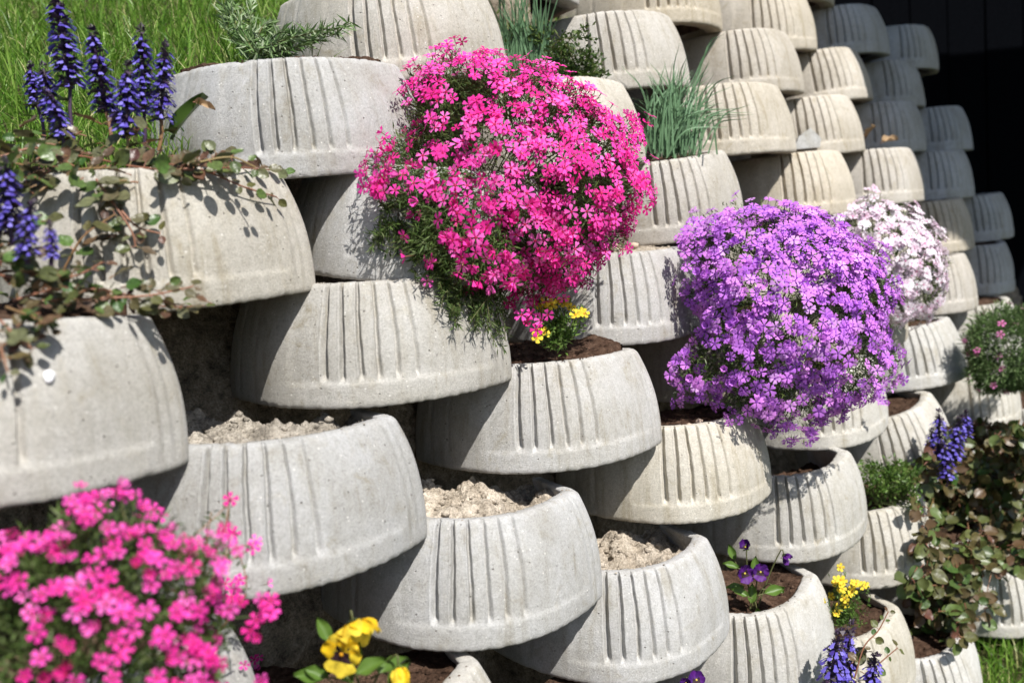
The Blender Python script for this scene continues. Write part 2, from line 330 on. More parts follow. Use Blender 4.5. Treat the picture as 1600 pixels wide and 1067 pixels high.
def stone_matrix(key):
    x, y, wz, dz, tx, ty = ST[key]
    return Matrix.Translation((x, y, key[0]*H_+dz)) @ Matrix.Rotation(wz, 4, 'Z') @ Matrix.Rotation(ty, 4, 'Y') @ Matrix.Rotation(tx, 4, 'X')
# coarse copy of all stones, only used to find where a plant touches concrete
lv, lf = stone_mesh(0, 40, 14, False); BV = []; BF = []
for k_ in ST:
    M_ = np.array(stone_matrix(k_)); BF += (lf+len(BV)*len(lv)).tolist(); BV.append(lv@M_[:3, :3].T+M_[:3, 3])
BVH = BVHTree.FromPolygons([tuple(v) for v in np.concatenate(BV)], BF)
def hit(px, py, off=.004, default=None, dmax=9):
    """point on the concrete seen at that place, lifted off towards the viewer"""
    d = Vector(W(px, py, 1)-CAM).normalized(); r = BVH.ray_cast(Vector(CAM), d)
    if r[0] is None or r[3] > dmax: return W(px, py, default) if default else None
    return np.array(r[0]-d*off)

variants = [stone_mesh(i) for i in range(3)]

# ------------------------------------------------------------------ earth bank behind the stones, lawns, ground
keys = np.array(list(ST)); xy = np.array([ST[tuple(k)][:2] for k in keys])
Q_ = lambda r, s: np.stack([np.ones_like(r), r, s, r*s, s*s, r*r], -1)
CF = np.linalg.lstsq(Q_(keys[:, 0].astype(float), keys[:, 1].astype(float)), xy, rcond=None)[0]
def bank_point(r, s, back=.13):
    r = np.asarray(r, float); s = np.asarray(s, float); p = Q_(r, s)@CF; tg = Q_(r, s+.5)@CF-Q_(r, s-.5)@CF
    tg /= np.linalg.norm(tg, axis=-1)[..., None]; nrm = np.stack([tg[..., 1], -tg[..., 0]], -1)
    q = p-nrm*back; return np.concatenate([q, (r*H_)[..., None]], -1), nrm
rr, ss = np.meshgrid(np.linspace(-4, 8.6, 150), np.linspace(-3, 15, 260), indexing='ij')
P, nr = bank_point(rr, ss)
for i in range(P.shape[0]):
    for j in range(P.shape[1]):
        v = Vector(P[i, j]); n_ = noise.fractal(v*9, .9, 2.2, 4)*.032+abs(noise.noise(v*34))*.014
        P[i, j, :2] += nr[i, j]*n_; P[i, j, 2] += noise.noise(v*22)*.012
a, b = P.shape[:2]; idx = np.arange(a*b).reshape(a, b)
lim = (ss[:-1, :-1] > np.where(rr[:-1, :-1] > 5.2, rr[:-1, :-1]-2.9, rr[:-1, :-1]-3.9))          # the wall ends in steps up the lawn
Fb = np.stack([idx[:-1, :-1], idx[:-1, 1:], idx[1:, 1:], idx[1:, :-1]], -1)[lim]
obj('earth_bank', mesh_np('earth_bank', P.reshape(-1, 3), Fb, BANKM), kind='structure')

def lawn_edge(y): return np.minimum(-.45+.62*(y-1.17), .22+.36*(y-2.4))
def lawn_z(x, y): return .735+.43*(y-1.17)-.36*np.maximum(x+.22, 0)-.05*np.minimum(x+.5, 0)
gx, gy = np.meshgrid(np.linspace(0, 1, 90)**1.6, np.linspace(0, 1, 130)**1.7, indexing='ij')
ly = 1.02+gy*16; edge = lawn_edge(ly)+.06
lx = np.minimum(edge, 2.6)-gx*9
lz = lawn_z(lx, ly)
lz = lz+np.array([[noise.noise(Vector((a_*3, b_*3, 0)))*.02 for a_, b_ in zip(r1, r2)] for r1, r2 in zip(lx, ly)])
idx = np.arange(lx.size).reshape(lx.shape)
Fl = np.stack([idx[:-1, :-1], idx[:-1, 1:], idx[1:, 1:], idx[1:, :-1]], -1).reshape(-1, 4)
obj('lawn_slope', mesh_np('lawn_slope', np.stack([lx, ly, lz], -1).reshape(-1, 3), Fl[:, ::-1], LAWNM), kind='structure')
GZ = -.50
obj('ground', mesh_np('ground', [(-150, -150, GZ), (150, -150, GZ), (150, 150, GZ), (-150, 150, GZ)], [[0, 1, 2, 3]], LAWNM), kind='structure')

def blades(name, base, h, wd, lean, mats, segs=3, droop=.5, **k):
    """tapered grass blades as one mesh: base points, heights, widths, lean directions"""
    n = len(base); t = np.linspace(0, 1, segs+1); phi = rng.uniform(0, 6.28, n); side = np.stack([np.cos(phi), np.sin(phi), np.zeros(n)], -1)
    V = np.zeros((n, segs+1, 2, 3))
    for i, q in enumerate(t):
        c = base+np.stack([lean[:, 0]*h*q*q, lean[:, 1]*h*q*q, h*(q-droop*np.hypot(lean[:, 0], lean[:, 1])*q*q*q)], -1)
        ww = (wd*(1-q**2.2)*.5+.00012)[:, None]*side
        V[:, i, 0] = c-ww; V[:, i, 1] = c+ww
    V = V.reshape(n, -1, 3); o = np.arange(n)[:, None]*(2*(segs+1)); F = []
    for i in range(segs): F.append(np.concatenate([o+2*i, o+2*i+1, o+2*i+3, o+2*i+2], 1))
    return obj(name, mesh_np(name, V.reshape(-1, 3), np.stack(F, 1).reshape(-1, 4), mats), **k)
n = 46000
yy = 1.03+rng.random(n)**1.25*4.6; e_ = lawn_edge(yy); xx = e_-rng.random(n)**1.1*(.55+.62*yy)
zz = lawn_z(xx, yy)-.006
tuft = np.array([noise.noise(Vector((a_*7, b_*7, 1.5))) for a_, b_ in zip(xx, yy)])
h = (.052+.03*tuft+rng.random(n)**2*.05)*(.9+.16*yy); le = rng.normal(0, .42, (n, 2))+np.array([.12, -.22])
blades('lawn_grass', np.stack([xx, yy, zz], -1), h, rng.uniform(.0016, .0034, n)*(.8+.2*yy), le, GRASSM, 4, label='long green grass of the lawn sloping up behind the planters', cat='grass', kind='stuff')
n = 42000
xx = rng.uniform(.5, 3.4, n); yy = rng.uniform(1.0, 3.6, n); keep = (yy < 2.05+.62*(xx-.8)) & (xx > .75); xx, yy = xx[keep], yy[keep]; n = len(xx)
blades('foot_grass', np.stack([xx, yy, np.full(n, GZ)], -1), rng.uniform(.03, .10, n), rng.uniform(.0025, .005, n), rng.normal(0, .4, (n, 2)), GRASSM, 3, label='short grass on the ground at the foot of the wall', cat='grass', kind='stuff')

# ------------------------------------------------------------------ planter stones
LB = {
(3,0):'big pale grey planter stone at the left edge, carrying a white bird dropping',
(4,1):'grey planter stone with the crisp shadows of bugle runners across its ribbed face',
(5,2):'grey planter stone bordering the lawn, its chipped left rim beside the blue flower spikes',
(6,3):'grey planter stone cut by the upper picture edge behind the topmost pink blossoms',
(2,1):'grey ribbed planter stone holding only grey clods, above the near pink phlox',
(3,2):'grey planter stone whose right rim takes the needle-leaf shadows of the pink phlox',
(1,2):'grey ribbed planter stone filled with bare pale dry clay, middle of the wall foot',
(0,3):'grey planter stone with tan clay inside, between the paler clay and the violet pansy',
(2,3):'grey ribbed planter stone with small yellow flowers in dark brown soil',
(1,4):'pale planter stone with brown soil and rim pebbles, left of the purple phlox foot',
(3,4):'beige ribbed planter stone wedged between the pink phlox and the purple phlox',
(4,5):'beige ribbed planter stone from which the blue-green grassy tuft grows',
(5,4):'beige planter stone mostly hidden by the pink phlox, its smooth right end showing',
(6,5):'beige ribbed planter stone behind the dark green shrublet at the upper edge',
(5,6):'beige ribbed planter stone directly right of the blue-green grassy tuft',
(6,7):'beige ribbed planter stone sitting just above the one beside the grassy tuft',
(6,9):'sunlit beige ribbed planter stone, last before the shaded ones near the top',
(5,8):'beige ribbed planter stone with a grey stone chip leaning on its lower left face',
(4,7):'beige planter stone above the purple phlox top, deep shade on its left',
(4,9):'sunlit beige ribbed planter stone with dry leaves on its rim above the white phlox',
(0,5):'whitish planter stone with a deep dark hollow right under the purple phlox',
(-1,6):'whitish ribbed planter stone holding low fresh green leaves',
(-1,4):'whitish planter stone with the violet pansy in brown soil',
(-2,5):'whitish planter stone with the small yellow flower cushion inside',
(-3,6):'whitish planter stone standing lowest beside the grass at the wall foot',
(1,8):'whitish ribbed planter stone just below the white phlox',
(0,7):'whitish planter stone with reddish soil, covered at its right by blue spikes',
(2,9):'beige planter stone poking out right of the white phlox',
(3,10):'planter stone crossed by the edge of the shade above the white phlox',
(6,11):'shaded grey planter stone partly behind the one that ends the top course',
(5,10):'shaded grey planter stone directly above the one with dry leaves on its rim',
(5,12):'shaded grey planter stone with the dark backdrop boards right beside it, fifth course',
(4,11):'shaded grey planter stone in the fourth course, right of the leaf-strewn one',
(3,12):'shaded grey planter stone reaching farthest right against the dark backdrop boards',
(7,10):'shaded grey planter stone at the upper edge, its left half hidden by a sunlit one',
(7,12):'shaded dark grey planter stone ending the top course against the dark backdrop boards',
(7,8):'sunlit beige ribbed planter stone at the upper edge above a deep dark gap',
(7,6):'beige planter stone cut by the upper edge, brown earth visible under it',
(2,11):'shaded grey planter stone right of the white phlox, close to the right edge',
(0,1):'pale planter stone cut by the lower edge, holding yellow pansies in brown soil',
(4,3):'planter stone hidden under the pink phlox with a lit cheek at its left',
(3,6):'planter stone hidden under the upper part of the purple phlox',
(2,5):'planter stone from which the purple phlox hangs',
(3,8):'planter stone that carries the white phlox',
(2,7):'planter stone behind the right side of the purple phlox',
(1,10):'planter stone behind the green cushion with few pink flowers',
(7,4):'planter stone cut by the upper edge behind the blue-green blades and shrublet',
(8,9):'planter stone of which only the underside shows at the very top edge',
(-2,7):'planter stone under the bronze bugle mat near the lower right corner',
(-2,9):'ribbed planter stone at the right edge beneath the bronze bugle mat',
(-1,8):'planter stone wholly overgrown by the bronze bugle mat',
(-3,8):'planter stone in the lowest course at the right edge behind the grass',
(1,0):'pale planter stone at the lower left whose cheek shows behind the near pink phlox',
(0,9):'planter stone under the green cushion with few pink flowers, ribs in sun',
(1,6):'planter stone under the lower right end of the purple phlox',
(-1,2):'planter stone below the clay-filled one at the lower edge',
(-2,3):'planter stone at the lower edge with a violet pansy peeping up',
(-1,10):'planter stone at the right edge beside the blue bugle spikes'}
SOIL = {(2,1):(.78,.024,GREY,.15),(1,2):(.80,.024,CLAY,.15),(0,3):(.76,.024,CLAY,.15),(0,1):(.90,.008,BROWN,.0),(3,2):(.93,.008,GREY,0),(2,3):(.97,.008,BROWN,.12),
 (1,4):(.96,.006,BROWN,0),(3,4):(.95,.008,CLAY,.05),(0,5):(.62,.012,BROWN,0),(-1,4):(.90,.010,BROWN,.05),(-2,5):(.88,.010,BROWN,0),(-3,6):(.86,.010,BROWN,0),
 (0,7):(.92,.008,BROWN,0),(3,0):(.97,.008,BROWN,.1),(4,1):(.97,.008,BROWN,.1),(4,3):(.92,.01,GREY,.1),(5,2):(1.0,.006,BROWN,.1)}
ICO = [(0,0,1),(.894,0,.447),(.276,.851,.447),(-.724,.526,.447),(-.724,-.526,.447),(.276,-.851,.447),(.724,.526,-.447),(-.276,.851,-.447),(-.894,0,-.447),(-.276,-.851,-.447),(.724,-.526,-.447),(0,0,-1)]
ICF = [(0,1,2),(0,2,3),(0,3,4),(0,4,5),(0,5,1),(1,6,2),(2,7,3),(3,8,4),(4,9,5),(5,10,1),(6,7,2),(7,8,3),(8,9,4),(9,10,5),(10,6,1),(7,6,11),(8,7,11),(9,8,11),(10,9,11),(6,10,11)]
def pebble(mb, c, r, mi=0, flat=.7):
    mb.add([(c[0]+v[0]*r*random.uniform(.7, 1.25), c[1]+v[1]*r*random.uniform(.7, 1.25), c[2]+v[2]*r*flat*random.uniform(.7, 1.25)) for v in ICO], ICF, mi)
def soil_part(key, parent):
    lev, amp, m, slope = SOIL.get(key, (.93, .008, BROWN, .05)); fine = key in SOIL
    nu, nq = (110, 44) if fine else (40, 14)
    U = np.linspace(-1.39, 1.39, nu); X, Y = ring_xy(U, min(lev, 1), .0265, True); so = key[0]*3.1+key[1]*7.7
    c = np.array([0, .06]); rows = []
    for q in np.linspace(0, 1, nq):
        row = []
        for a_, b_ in zip(X, Y):
            x, y = c[0]+(a_-c[0])*q, c[1]+(b_-c[1])*q; v = Vector((x, y, so))
            z = lev*H_+slope*(y+.12)+amp*(noise.fractal(v*18, .8, 2.1, 5)*1.1)
            if amp > .015: z += .022*max(0, noise.noise(v*11+Vector((3, 1, 0))))-.22*max(0, x-.02)+.008*abs(noise.noise(v*48))
            row.append((x, y, min(z, lev*H_+.05)))
        rows.append(row)
    rows.append([(x*1.0, y*1.0, .012) for x, y, z in rows[-1]]); mb = MB(); mb.grid(rows)
    if fine:
        for i in range(260 if amp > .015 else 200):
            j, k2 = random.randrange(nu), int(random.random()**.6*(nq-2)); v = rows[k2][j]
            pebble(mb, v, random.choice([.0012, .002, .003, .0045])*(1.5 if amp > .015 else 1))
        for i in range(34):
            u_r = random.uniform(-1, 1); q_r = random.random()**2; a_, b_ = ring_xy(np.array([u_r]), 1.0, .004+.021*(1-q_r), True)
            pebble(mb, (float(a_[0]), float(b_[0]), H_*1.004), random.uniform(.0006, .0019))
    return obj('soil_fill', mb.mesh('soil_fill', [m]), parent, kind='stuff')
stones = {}
for k_ in ST:
    x, y = ST[k_][:2]; fa = min(max((math.hypot(x, y)-1.35)/1.0, 0), 1); jit = random.uniform(-.035, .03)*np.array([1, 1, 1])+random.uniform(-.02, .02)*np.array([1, .3, -1.1])
    g_ = np.array([.485, .474, .450])*(1-fa)+np.array([.50, .462, .405])*fa+jit
    if k_[1] >= 11 or k_ in ((5, 10), (7, 10)): g_ = np.array([.455, .46, .465])+jit  # stones lying in shade: its cool tint is put into their base colour
    if k_[0] <= 1 and k_[1] >= 4: g_ = np.array([.53, .515, .48])+jit
    root = empty('planter_stone', label=LB[k_], cat='planter', group='concrete planter stones of the wall'); root.matrix_world = stone_matrix(k_)
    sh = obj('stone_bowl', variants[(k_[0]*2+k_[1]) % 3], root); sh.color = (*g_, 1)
    soil_part(k_, root); stones[k_] = root

# ------------------------------------------------------------------ flowers and leaves
def phlox_flower(L, mats, wdt=.29, notch=.14, cup=0.0):
    mb = MB(); V = [(0, 0, .0)]; F = []; M = []
    for p_ in range(5):
        a = p_*2*math.pi/5; tw = random.uniform(-.1, .1); pl = L*random.uniform(.92, 1.06); o = len(V); q = []
        for rr_, ww_, zz_ in ((.18, .06, .0), (.45, wdt*.55, .05), (.78, wdt, .06), (.98, wdt*.62, .00)):
            for s in (-1, 1): q.append((rr_, s*ww_, zz_+random.uniform(-.03, .03)))
        q.append((1-notch, 0, .03))
        for r_, s_, z_ in q:
            z_ = z_+cup*r_**1.5; r_ = r_*(1-.35*cup*r_)
            V.append((pl*(r_*math.cos(a+tw)-s_*math.sin(a+tw)), pl*(r_*math.sin(a+tw)+s_*math.cos(a+tw)), pl*z_))
        F += [(0, o, o+1), (o, o+2, o+3, o+1), (o+2, o+4, o+5, o+3), (o+4, o+6, o+8), (o+4, o+8, o+5), (o+5, o+8, o+7)]; M += [1, 0, 0, 0, 0, 0]
    mb.add(V, F); mb.M = M
    n0 = [(L*.17*math.cos(t), L*.17*math.sin(t), L*.035) for t in np.linspace(0, 2*math.pi, 5, endpoint=False)]
    mb.add([(0, 0, L*.09)]+n0, [(0, 1+i, 1+(i+1) % 5) for i in range(5)], 1)
    mb.add([(L*.09*math.cos(t), L*.09*math.sin(t), 0) for t in (0, 2.1, 4.2)]+[(0, 0, -L*1.1)], [(0, 1, 3), (1, 2, 3), (2, 0, 3)], 2)
    return mb.mesh('flower', mats)
def leaves_np(base, dirs, ln, wd, curl=.25):
    """many pointed leaves: (V, F) arrays, five points and four faces each, folded along the midrib"""
    n = len(base); d = dirs/np.linalg.norm(dirs, axis=1)[:, None]; r = rng.normal(0, 1, (n, 3)); s = np.cross(d, r); s /= np.linalg.norm(s, axis=1)[:, None]+1e-9; u = np.cross(s, d)
    ln = np.broadcast_to(ln, n)[:, None]; wd = np.broadcast_to(wd, n)[:, None]
    V = np.stack([base, base+d*ln*.45+s*wd*.5+u*wd*.18, base+d*ln*.48-u*wd*.05, base+d*ln*.45-s*wd*.5+u*wd*.18, base+d*ln-u*ln*curl*rng.random((n, 1))], 1)
    o = np.arange(n)[:, None]*5; F = np.stack([o+np.array([[0, 1, 2]]), o+np.array([[0, 2, 3]]), o+np.array([[1, 4, 2]]), o+np.array([[2, 4, 3]])], 1).reshape(-1, 3)
    return V.reshape(-1, 3), F
def join_np(parts):
    V = []; F = []; n = 0
    for v, f in parts: V.append(v); F.append(f+n); n += len(v)
    return np.concatenate(V), np.concatenate(F)
def instances_mesh(name, me, locs, eulers, scales, mats):
    """many copies of one mesh joined into one"""
    nv = len(me.vertices); co = np.empty(nv*3); me.vertices.foreach_get('co', co); co = co.reshape(-1, 3)
    polys = [list(p.vertices) for p in me.polygons]; mi = [p.material_index for p in me.polygons]; V = []; F = []; M = []
    for i, (l, e, s) in enumerate(zip(locs, eulers, scales)):
        Rm = np.array(e.to_matrix())*s; V.append(co@Rm.T+np.array(l)); F += [[q+i*nv for q in p] for p in polys]; M += mi
    return mesh_np(name, np.concatenate(V), F, mats, M)
def star_R(outline, c):
    """outline (photo pixels) around c as a radius for every angle"""
    o = np.array(outline, float)-np.array(c, float); o[:, 1] *= -1; a = np.arctan2(o[:, 1], o[:, 0]); r = np.hypot(*o.T); k = np.argsort(a); a, r = a[k], r[k]
    a = np.concatenate([a[-1:]-2*np.pi, a, a[:1]+2*np.pi]); r = np.concatenate([r[-1:], r, r[:1]])
    return lambda q: np.interp((q+np.pi) % (2*np.pi)-np.pi, a, r)
def dome(c, d, Rf, bulge, n, amin=0, amax=1.75, k0=1, k1=1, lump=.13, seed=0):
    """n points on a lumpy cushion centred d metres ahead; returns places and outward directions"""
    C = W(c[0], c[1], d); f = d/F_PX; vd = (CAM-C)/np.linalg.norm(CAM-C); al = np.arccos(rng.uniform(math.cos(amax), math.cos(amin), n)); ph = rng.uniform(-np.pi, np.pi, n)
    rad = Rf(ph)*f; k = rng.uniform(k0, k1, n)
    out = []; nn = []
    for i in range(n):
        sx, sy, sz = math.cos(ph[i])*math.sin(al[i]), math.sin(ph[i])*math.sin(al[i]), math.cos(al[i])
        l = 1+lump*noise.noise(Vector((sx*3.2+seed, sy*3.2, sz*3.2)))*2+lump*.6*noise.noise(Vector((sx*9+seed, sy*9, sz*9)))
        out.append(C+k[i]*l*(AX_R*sx*rad[i]+AX_U*sy*rad[i]+vd*sz*bulge)); nn.append(AX_R*sx/rad[i]+AX_U*sy/rad[i]+vd*sz/bulge)
    nn = np.array(nn); nn /= np.linalg.norm(nn, axis=1)[:, None]
    return np.array(out), nn, C
def drape(P, lo, hi):
    """points of a cushion that would lie inside or behind a stone rest on its face instead"""
    for i in range(len(P)):
        v = Vector(P[i]-CAM); l = v.length; r = BVH.ray_cast(Vector(CAM), v/l, l+.004)
        if r[0] is not None and l-r[3] < .4: P[i] = np.array(r[0]-(v/l)*random.uniform(lo, hi))
    return P
def phlox(label, c, d, outline, bulge, L, nfl, nparts, mats, mats_mass, nleaf, root, leafm=GREEND, ll=.011, lw=.0022, cover=lambda x, y: 1.0, amax=1.7, extra=None, wdt=.29, group='cushions of phlox hanging from the planters', cat='phlox'):
    Rf = star_R(outline, c); rt = empty('phlox', root, label=label, cat=cat, group=group); inv = np.array(root)
    P, nn, C = dome(c, d, Rf, bulge, nfl, 0, amax, .95, 1.06, seed=d*10)
    stray = rng.random(len(P)) < .05; P[stray] += nn[stray]*rng.uniform(.003, .012, (stray.sum(), 1))
    if cover is not None:
        keep = np.array([random.random() < cover(*proj(p))*(1.15 if noise.noise(Vector(p)*26) > -.25 else .55) for p in P]); P, nn = P[keep], nn[keep]
    P = drape(P, .03, .06)
    vs = [phlox_flower(L, mats, wdt, .14, q) for q in (0, 0, .12, -.15, .25, 0, .5, 1.1)]; order = np.argsort(-(P-C)@((CAM-C)/np.linalg.norm(CAM-C)))
    up = np.array([.15, -.35, .55]); rest = []
    if extra:
        ex = [hit(q[0], q[1], .016, default=q[2]) if q[3] else W(*q[:3]) for q in extra]; P = np.concatenate([P, ex]); nn = np.concatenate([nn, np.tile((CAM-C)/np.linalg.norm(CAM-C), (len(ex), 1))])
        order = np.concatenate([np.arange(len(P)-len(ex), len(P)), order])
    for k, i in enumerate(order):
        dr = nn[i]*1.0+up*.5+rng.normal(0, .33, 3); e = rot_to(dr, random.uniform(0, 6.28)); s = random.uniform(.8, 1.12)
        if k < nparts: obj('flower', vs[k % 8], rt, P[i]-inv, e, s)
        else: rest.append((P[i]-inv, e, s))
    if rest:
        for q in range(2):
            sub = rest[q::2]
            if q == 0: locs = []
        V = []; F = []; M = []; n0 = 0
        fl = phlox_flower(L, mats_mass, wdt, .14, .08)
        me = instances_mesh('flower_mass', fl, *zip(*rest), mats_mass); obj('flower_mass', me, rt, kind='stuff')
    lp = []
    for k0, k1, frac in ((.55, .8, .35), (.78, .92, .45), (.90, .99, .20)):
        p_, n_, _ = dome(c, d, Rf, bulge, int(nleaf*frac), 0, amax+.25, k0, k1, seed=d*10); p_ = drape(p_, .006, .03 if k1 < .9 else .045); lp.append(leaves_np(p_-inv, n_+rng.normal(0, .75, p_.shape), ll*rng.uniform(.7, 1.4, len(p_)), lw*rng.uniform(.7, 1.2, len(p_))))
    V, F = join_np(lp); obj('foliage', mesh_np('foliage', V, F, leafm), rt, kind='stuff')
    mb = MB()
    for i in range(0, len(P), max(1, len(P)//40)):
        mid = (C+P[i])/2+rng.normal(0, .012, 3); base = np.array(root)+rng.normal(0, .012, 3)*[1, 1, .3]
        mb.tube(spline([base-inv, mid-inv, P[i]-inv-nn[i]*L], 7), .0011, .0005, 4)
    obj('stems', mb.mesh('stems', [STEMG]), rt, kind='stuff'); return rt
def proj(p):
    v = np.array(p)-CAM; f = v@AX_F; return 800+F_PX*(v@AX_R)/f, 533.5-F_PX*(v@AX_U)/f
def trails(rt, root, starts, ends_fn, n, leafm, stemm, ll=.012, lw=.0022, gap=.005, lift=.012, sag=.0):
    """leafy trailing shoots from starts to ends (world places)"""
    inv = np.array(root); mb = MB(); lp = []
    for i in range(n):
        a = starts[i % len(starts)]+rng.normal(0, .01, 3); b = ends_fn(i)
        mid = (a+b)/2+np.array([0, -.02, .012])+rng.normal(0, .012, 3); c = spline([a, mid, b], 14); mb.tube(c-inv, .0010, .0005, 4)
        seg = np.linalg.norm(np.diff(c, axis=0), axis=1).sum(); m = max(6, int(seg/gap)); cc = spline([a, mid, b], m*1)
        T = np.gradient(cc, axis=0); T /= np.linalg.norm(T, axis=1)[:, None]
        for q in range(2): lp.append(leaves_np(cc-inv, T*.7+rng.normal(0, .8, cc.shape), ll*rng.uniform(.6, 1.2, len(cc)), lw))
    V, F = join_np(lp); obj('trailing_leaves', mesh_np('trailing_leaves', V, F, leafm), rt, kind='stuff'); obj('trailing_stems', mb.mesh('trailing_stems', [stemm]), rt, kind='stuff')

LAVG2 = make_plant('mid_green_needles', [(0, (.06, .11, .03)), (.6, (.11, .18, .06)), (1, (.20, .26, .12))], .55, .2, .25)
WHIT2 = make_plant('pale_magenta_petals', [(0, (.70, .12, .42)), (1, (.85, .35, .62))], .6, .2, .35, False)
# big pink phlox
c = (800, 300); d = 1.385
ol = [(1008,300),(1000,250),(965,185),(925,150),(870,128),(800,110),(750,100),(690,92),(650,130),(640,190),(600,240),(578,275),(590,310),(640,340),(655,385),(700,415),(760,440),(830,448),(880,440),(905,415),(945,400),(965,370),(985,330)]
def cov_pink(x, y):
    if x < 690 and y > 305: return .05
    if x < 760 and y > 395: return .15
    if x > 900 and y > 375: return .5
    if y > 400 and x < 800: return .45
    if 600 < x < 690 and 150 < y < 235: return .35
    return 1.0
PF = [PINK, PEYE, STEMR]; PFI = [PINKI, PEYE, STEMR]
rt = phlox('large bright pink phlox cushion spilling over the planters at the centre', c, d, ol, .15, .0106, 1750, 300, PF, PFI, 24000, tuple(W(730, 330, 1.56)), cover=cov_pink,
    extra=[(668,440,1.2,1),(735,452,1.2,1),(726,405,1.3,0),(705,405,1.3,0),(660,425,1.3,0),(830,490,1.30,0),(845,500,1.30,0),(822,505,1.31,0),(838,515,1.30,0),(815,492,1.3,0),(856,492,1.31,0),(640,150,1.38,0),(642,180,1.38,0),(855,108,1.5,0),(866,117,1.5,0),(848,112,1.5,0),(690,98,1.42,0),(705,95,1.42,0),(590,265,1.38,0),(605,240,1.38,0),(625,232,1.38,0)])
ends = [(600,350),(620,380),(585,370),(640,400),(600,330),(660,430),(690,450),(700,480),(720,500),(740,505),(760,500),(775,515),(790,500),(730,470),(765,470),(700,440),(790,470),(810,450),(770,440),(650,395),(625,350),(590,395),(745,490),(680,425),(785,535),(715,455),(755,455)]
st_ = [W(690, 350, 1.42), W(740, 380, 1.38), W(770, 400, 1.36), W(650, 330, 1.44)]
def endp(i):
    x, y = ends[i % len(ends)]; x += random.uniform(-14, 14); y += random.uniform(-12, 12); off = random.uniform(.008, .035); return hit(x, y, off, default=1.33)
trails(rt, tuple(W(730, 330, 1.56)), st_, endp, 120, GREEND, STEMG, ll=.014)

# near pink phlox, lower left
oln = [(350,1080),(342,1000),(338,950),(342,900),(335,865),(320,850),(290,850),(265,820),(235,800),(190,795),(150,790),(110,795),(80,830),(0,850),(-80,860),(-150,950),(-180,1060),(-120,1200),(50,1260),(250,1250),(380,1180)]
rtn = tuple(W(110, 1150, .92))
rt = phlox('near pink phlox cushion filling the lower left corner, slightly out of focus', (130, 1040), .745, oln, .10, .0074, 950, 290, PF, PFI, 15000, rtn, ll=.010, lw=.0024, amax=1.6, cover=lambda x, y: (.9 if noise.noise(Vector((x/38, y/38, 2))) > -.12 else .15)*(.35 if x > 335 and y > 925 else 1),
    extra=[(360,780,.86,0),(365,832,.86,0),(400,845,.86,0),(395,855,.855,0),(345,835,.86,0),(105,795,.82,0),(120,800,.82,0),(130,790,.82,0),(165,790,.82,0),(240,795,.83,0),(250,805,.83,0)]+[(random.uniform(350,432), random.uniform(900,1075), .75, 1) for _ in range(22)])
ee = [W(358, 786, .862), W(366, 838, .862), W(400, 850, .862), W(340, 850, .862), W(310, 860, .862), W(330, 800, .865)]
trails(rt, rtn, [W(330, 930, .86), W(345, 950, .86)], lambda i: ee[i % 6], 9, GREEND, STEMR, ll=.009, lw=.0022, gap=.009)

# purple phlox
olp = [(1398,560),(1390,480),(1385,420),(1350,370),(1300,345),(1230,328),(1180,330),(1100,345),(1075,370),(1090,430),(1090,480),(1095,530),(1060,560),(1045,590),(1060,615),(1120,600),(1160,640),(1210,665),(1270,650),(1330,630),(1375,620)]
def cov_pur(x, y):
    if x < 1130 and y > 480: return .5
    if x < 1180 and y > 600: return .35
    return 1.0
rt = phlox('purple phlox cushion hanging over three planters right of the centre', (1240, 480), 1.63, olp, .15, .0108, 1750, 300, [PURP, PUEYE, STEMG], [PURPI, PUEYE, STEMG], 22000, tuple(W(1180, 560, 1.85)), cover=cov_pur, wdt=.37, leafm=GREENS,
    extra=[(1060,595,1.62,0),(1075,600,1.62,0),(1050,570,1.63,0),(1215,660,1.62,0),(1225,668,1.62,0),(1210,672,1.62,0),(1378,625,1.9,0),(1385,630,1.9,0),(1068,375,1.7,0)])
# white phlox
olw = [(1475,430),(1470,400),(1440,350),(1400,325),(1360,312),(1320,335),(1300,345),(1310,400),(1350,460),(1390,500),(1420,508),(1455,480)]
phlox('blush white phlox cushion behind the purple one', (1390, 410), 2.11, olw, .11, .0115, 900, 150, [WHIT, WEYE, STEMG], [WHITI, WEYE, STEMG], 9000, tuple(W(1380, 470, 2.3)), ll=.012, wdt=.40)
# green cushion with few pink flowers at the right edge
olg = [(1660,550),(1640,500),(1600,485),(1555,485),(1520,500),(1510,540),(1515,590),(1545,612),(1590,605),(1640,600)]
phlox('mostly green phlox cushion with a few pink flowers at the right edge', (1580, 555), 2.29, olg, .09, .0100, 300, 40, [WHIT2, PEYE, STEMG], [WHIT2, PEYE, STEMG], 12000, tuple(W(1580, 595, 2.45)), leafm=LAVG2, cover=lambda x, y: .10, ll=.016, lw=.003)

# ------------------------------------------------------------------ leaf, spike and pansy shapes
def leaf_shape(L, wd, mats, petiole=.35, cup=.18, wave=.06, round_=True, nu=5, nv=8, mi=0):
    mb = MB(); rows = []; ph = random.uniform(0, 6)
    for i, t in enumerate(np.linspace(0, 1, nv)):
        hw = wd*.5*(math.sin(math.pi*min(t**(.8 if round_ else .9)*.98+.02, 1))**(.62 if round_ else .95))+.0003; row = []
        for s in np.linspace(-1, 1, nu):
            z = cup*L*(abs(s)**1.5*.5-t*t*.5)+wave*L*math.sin(t*11+ph+s*2)*abs(s)*.5-(.02*L if abs(s) < .1 else 0)
            row.append((s*hw, L*petiole+t*L, z))
        rows.append(row)
    mb.grid(rows, mi); mb.tube([(0, 0, 0), (0, L*petiole*.5, .02*L), (0, L*petiole*1.05, 0)], .0011*L/.025, .0007*L/.025, 4, min(1, len(mats)-1)); return mb.mesh('leaf', mats)
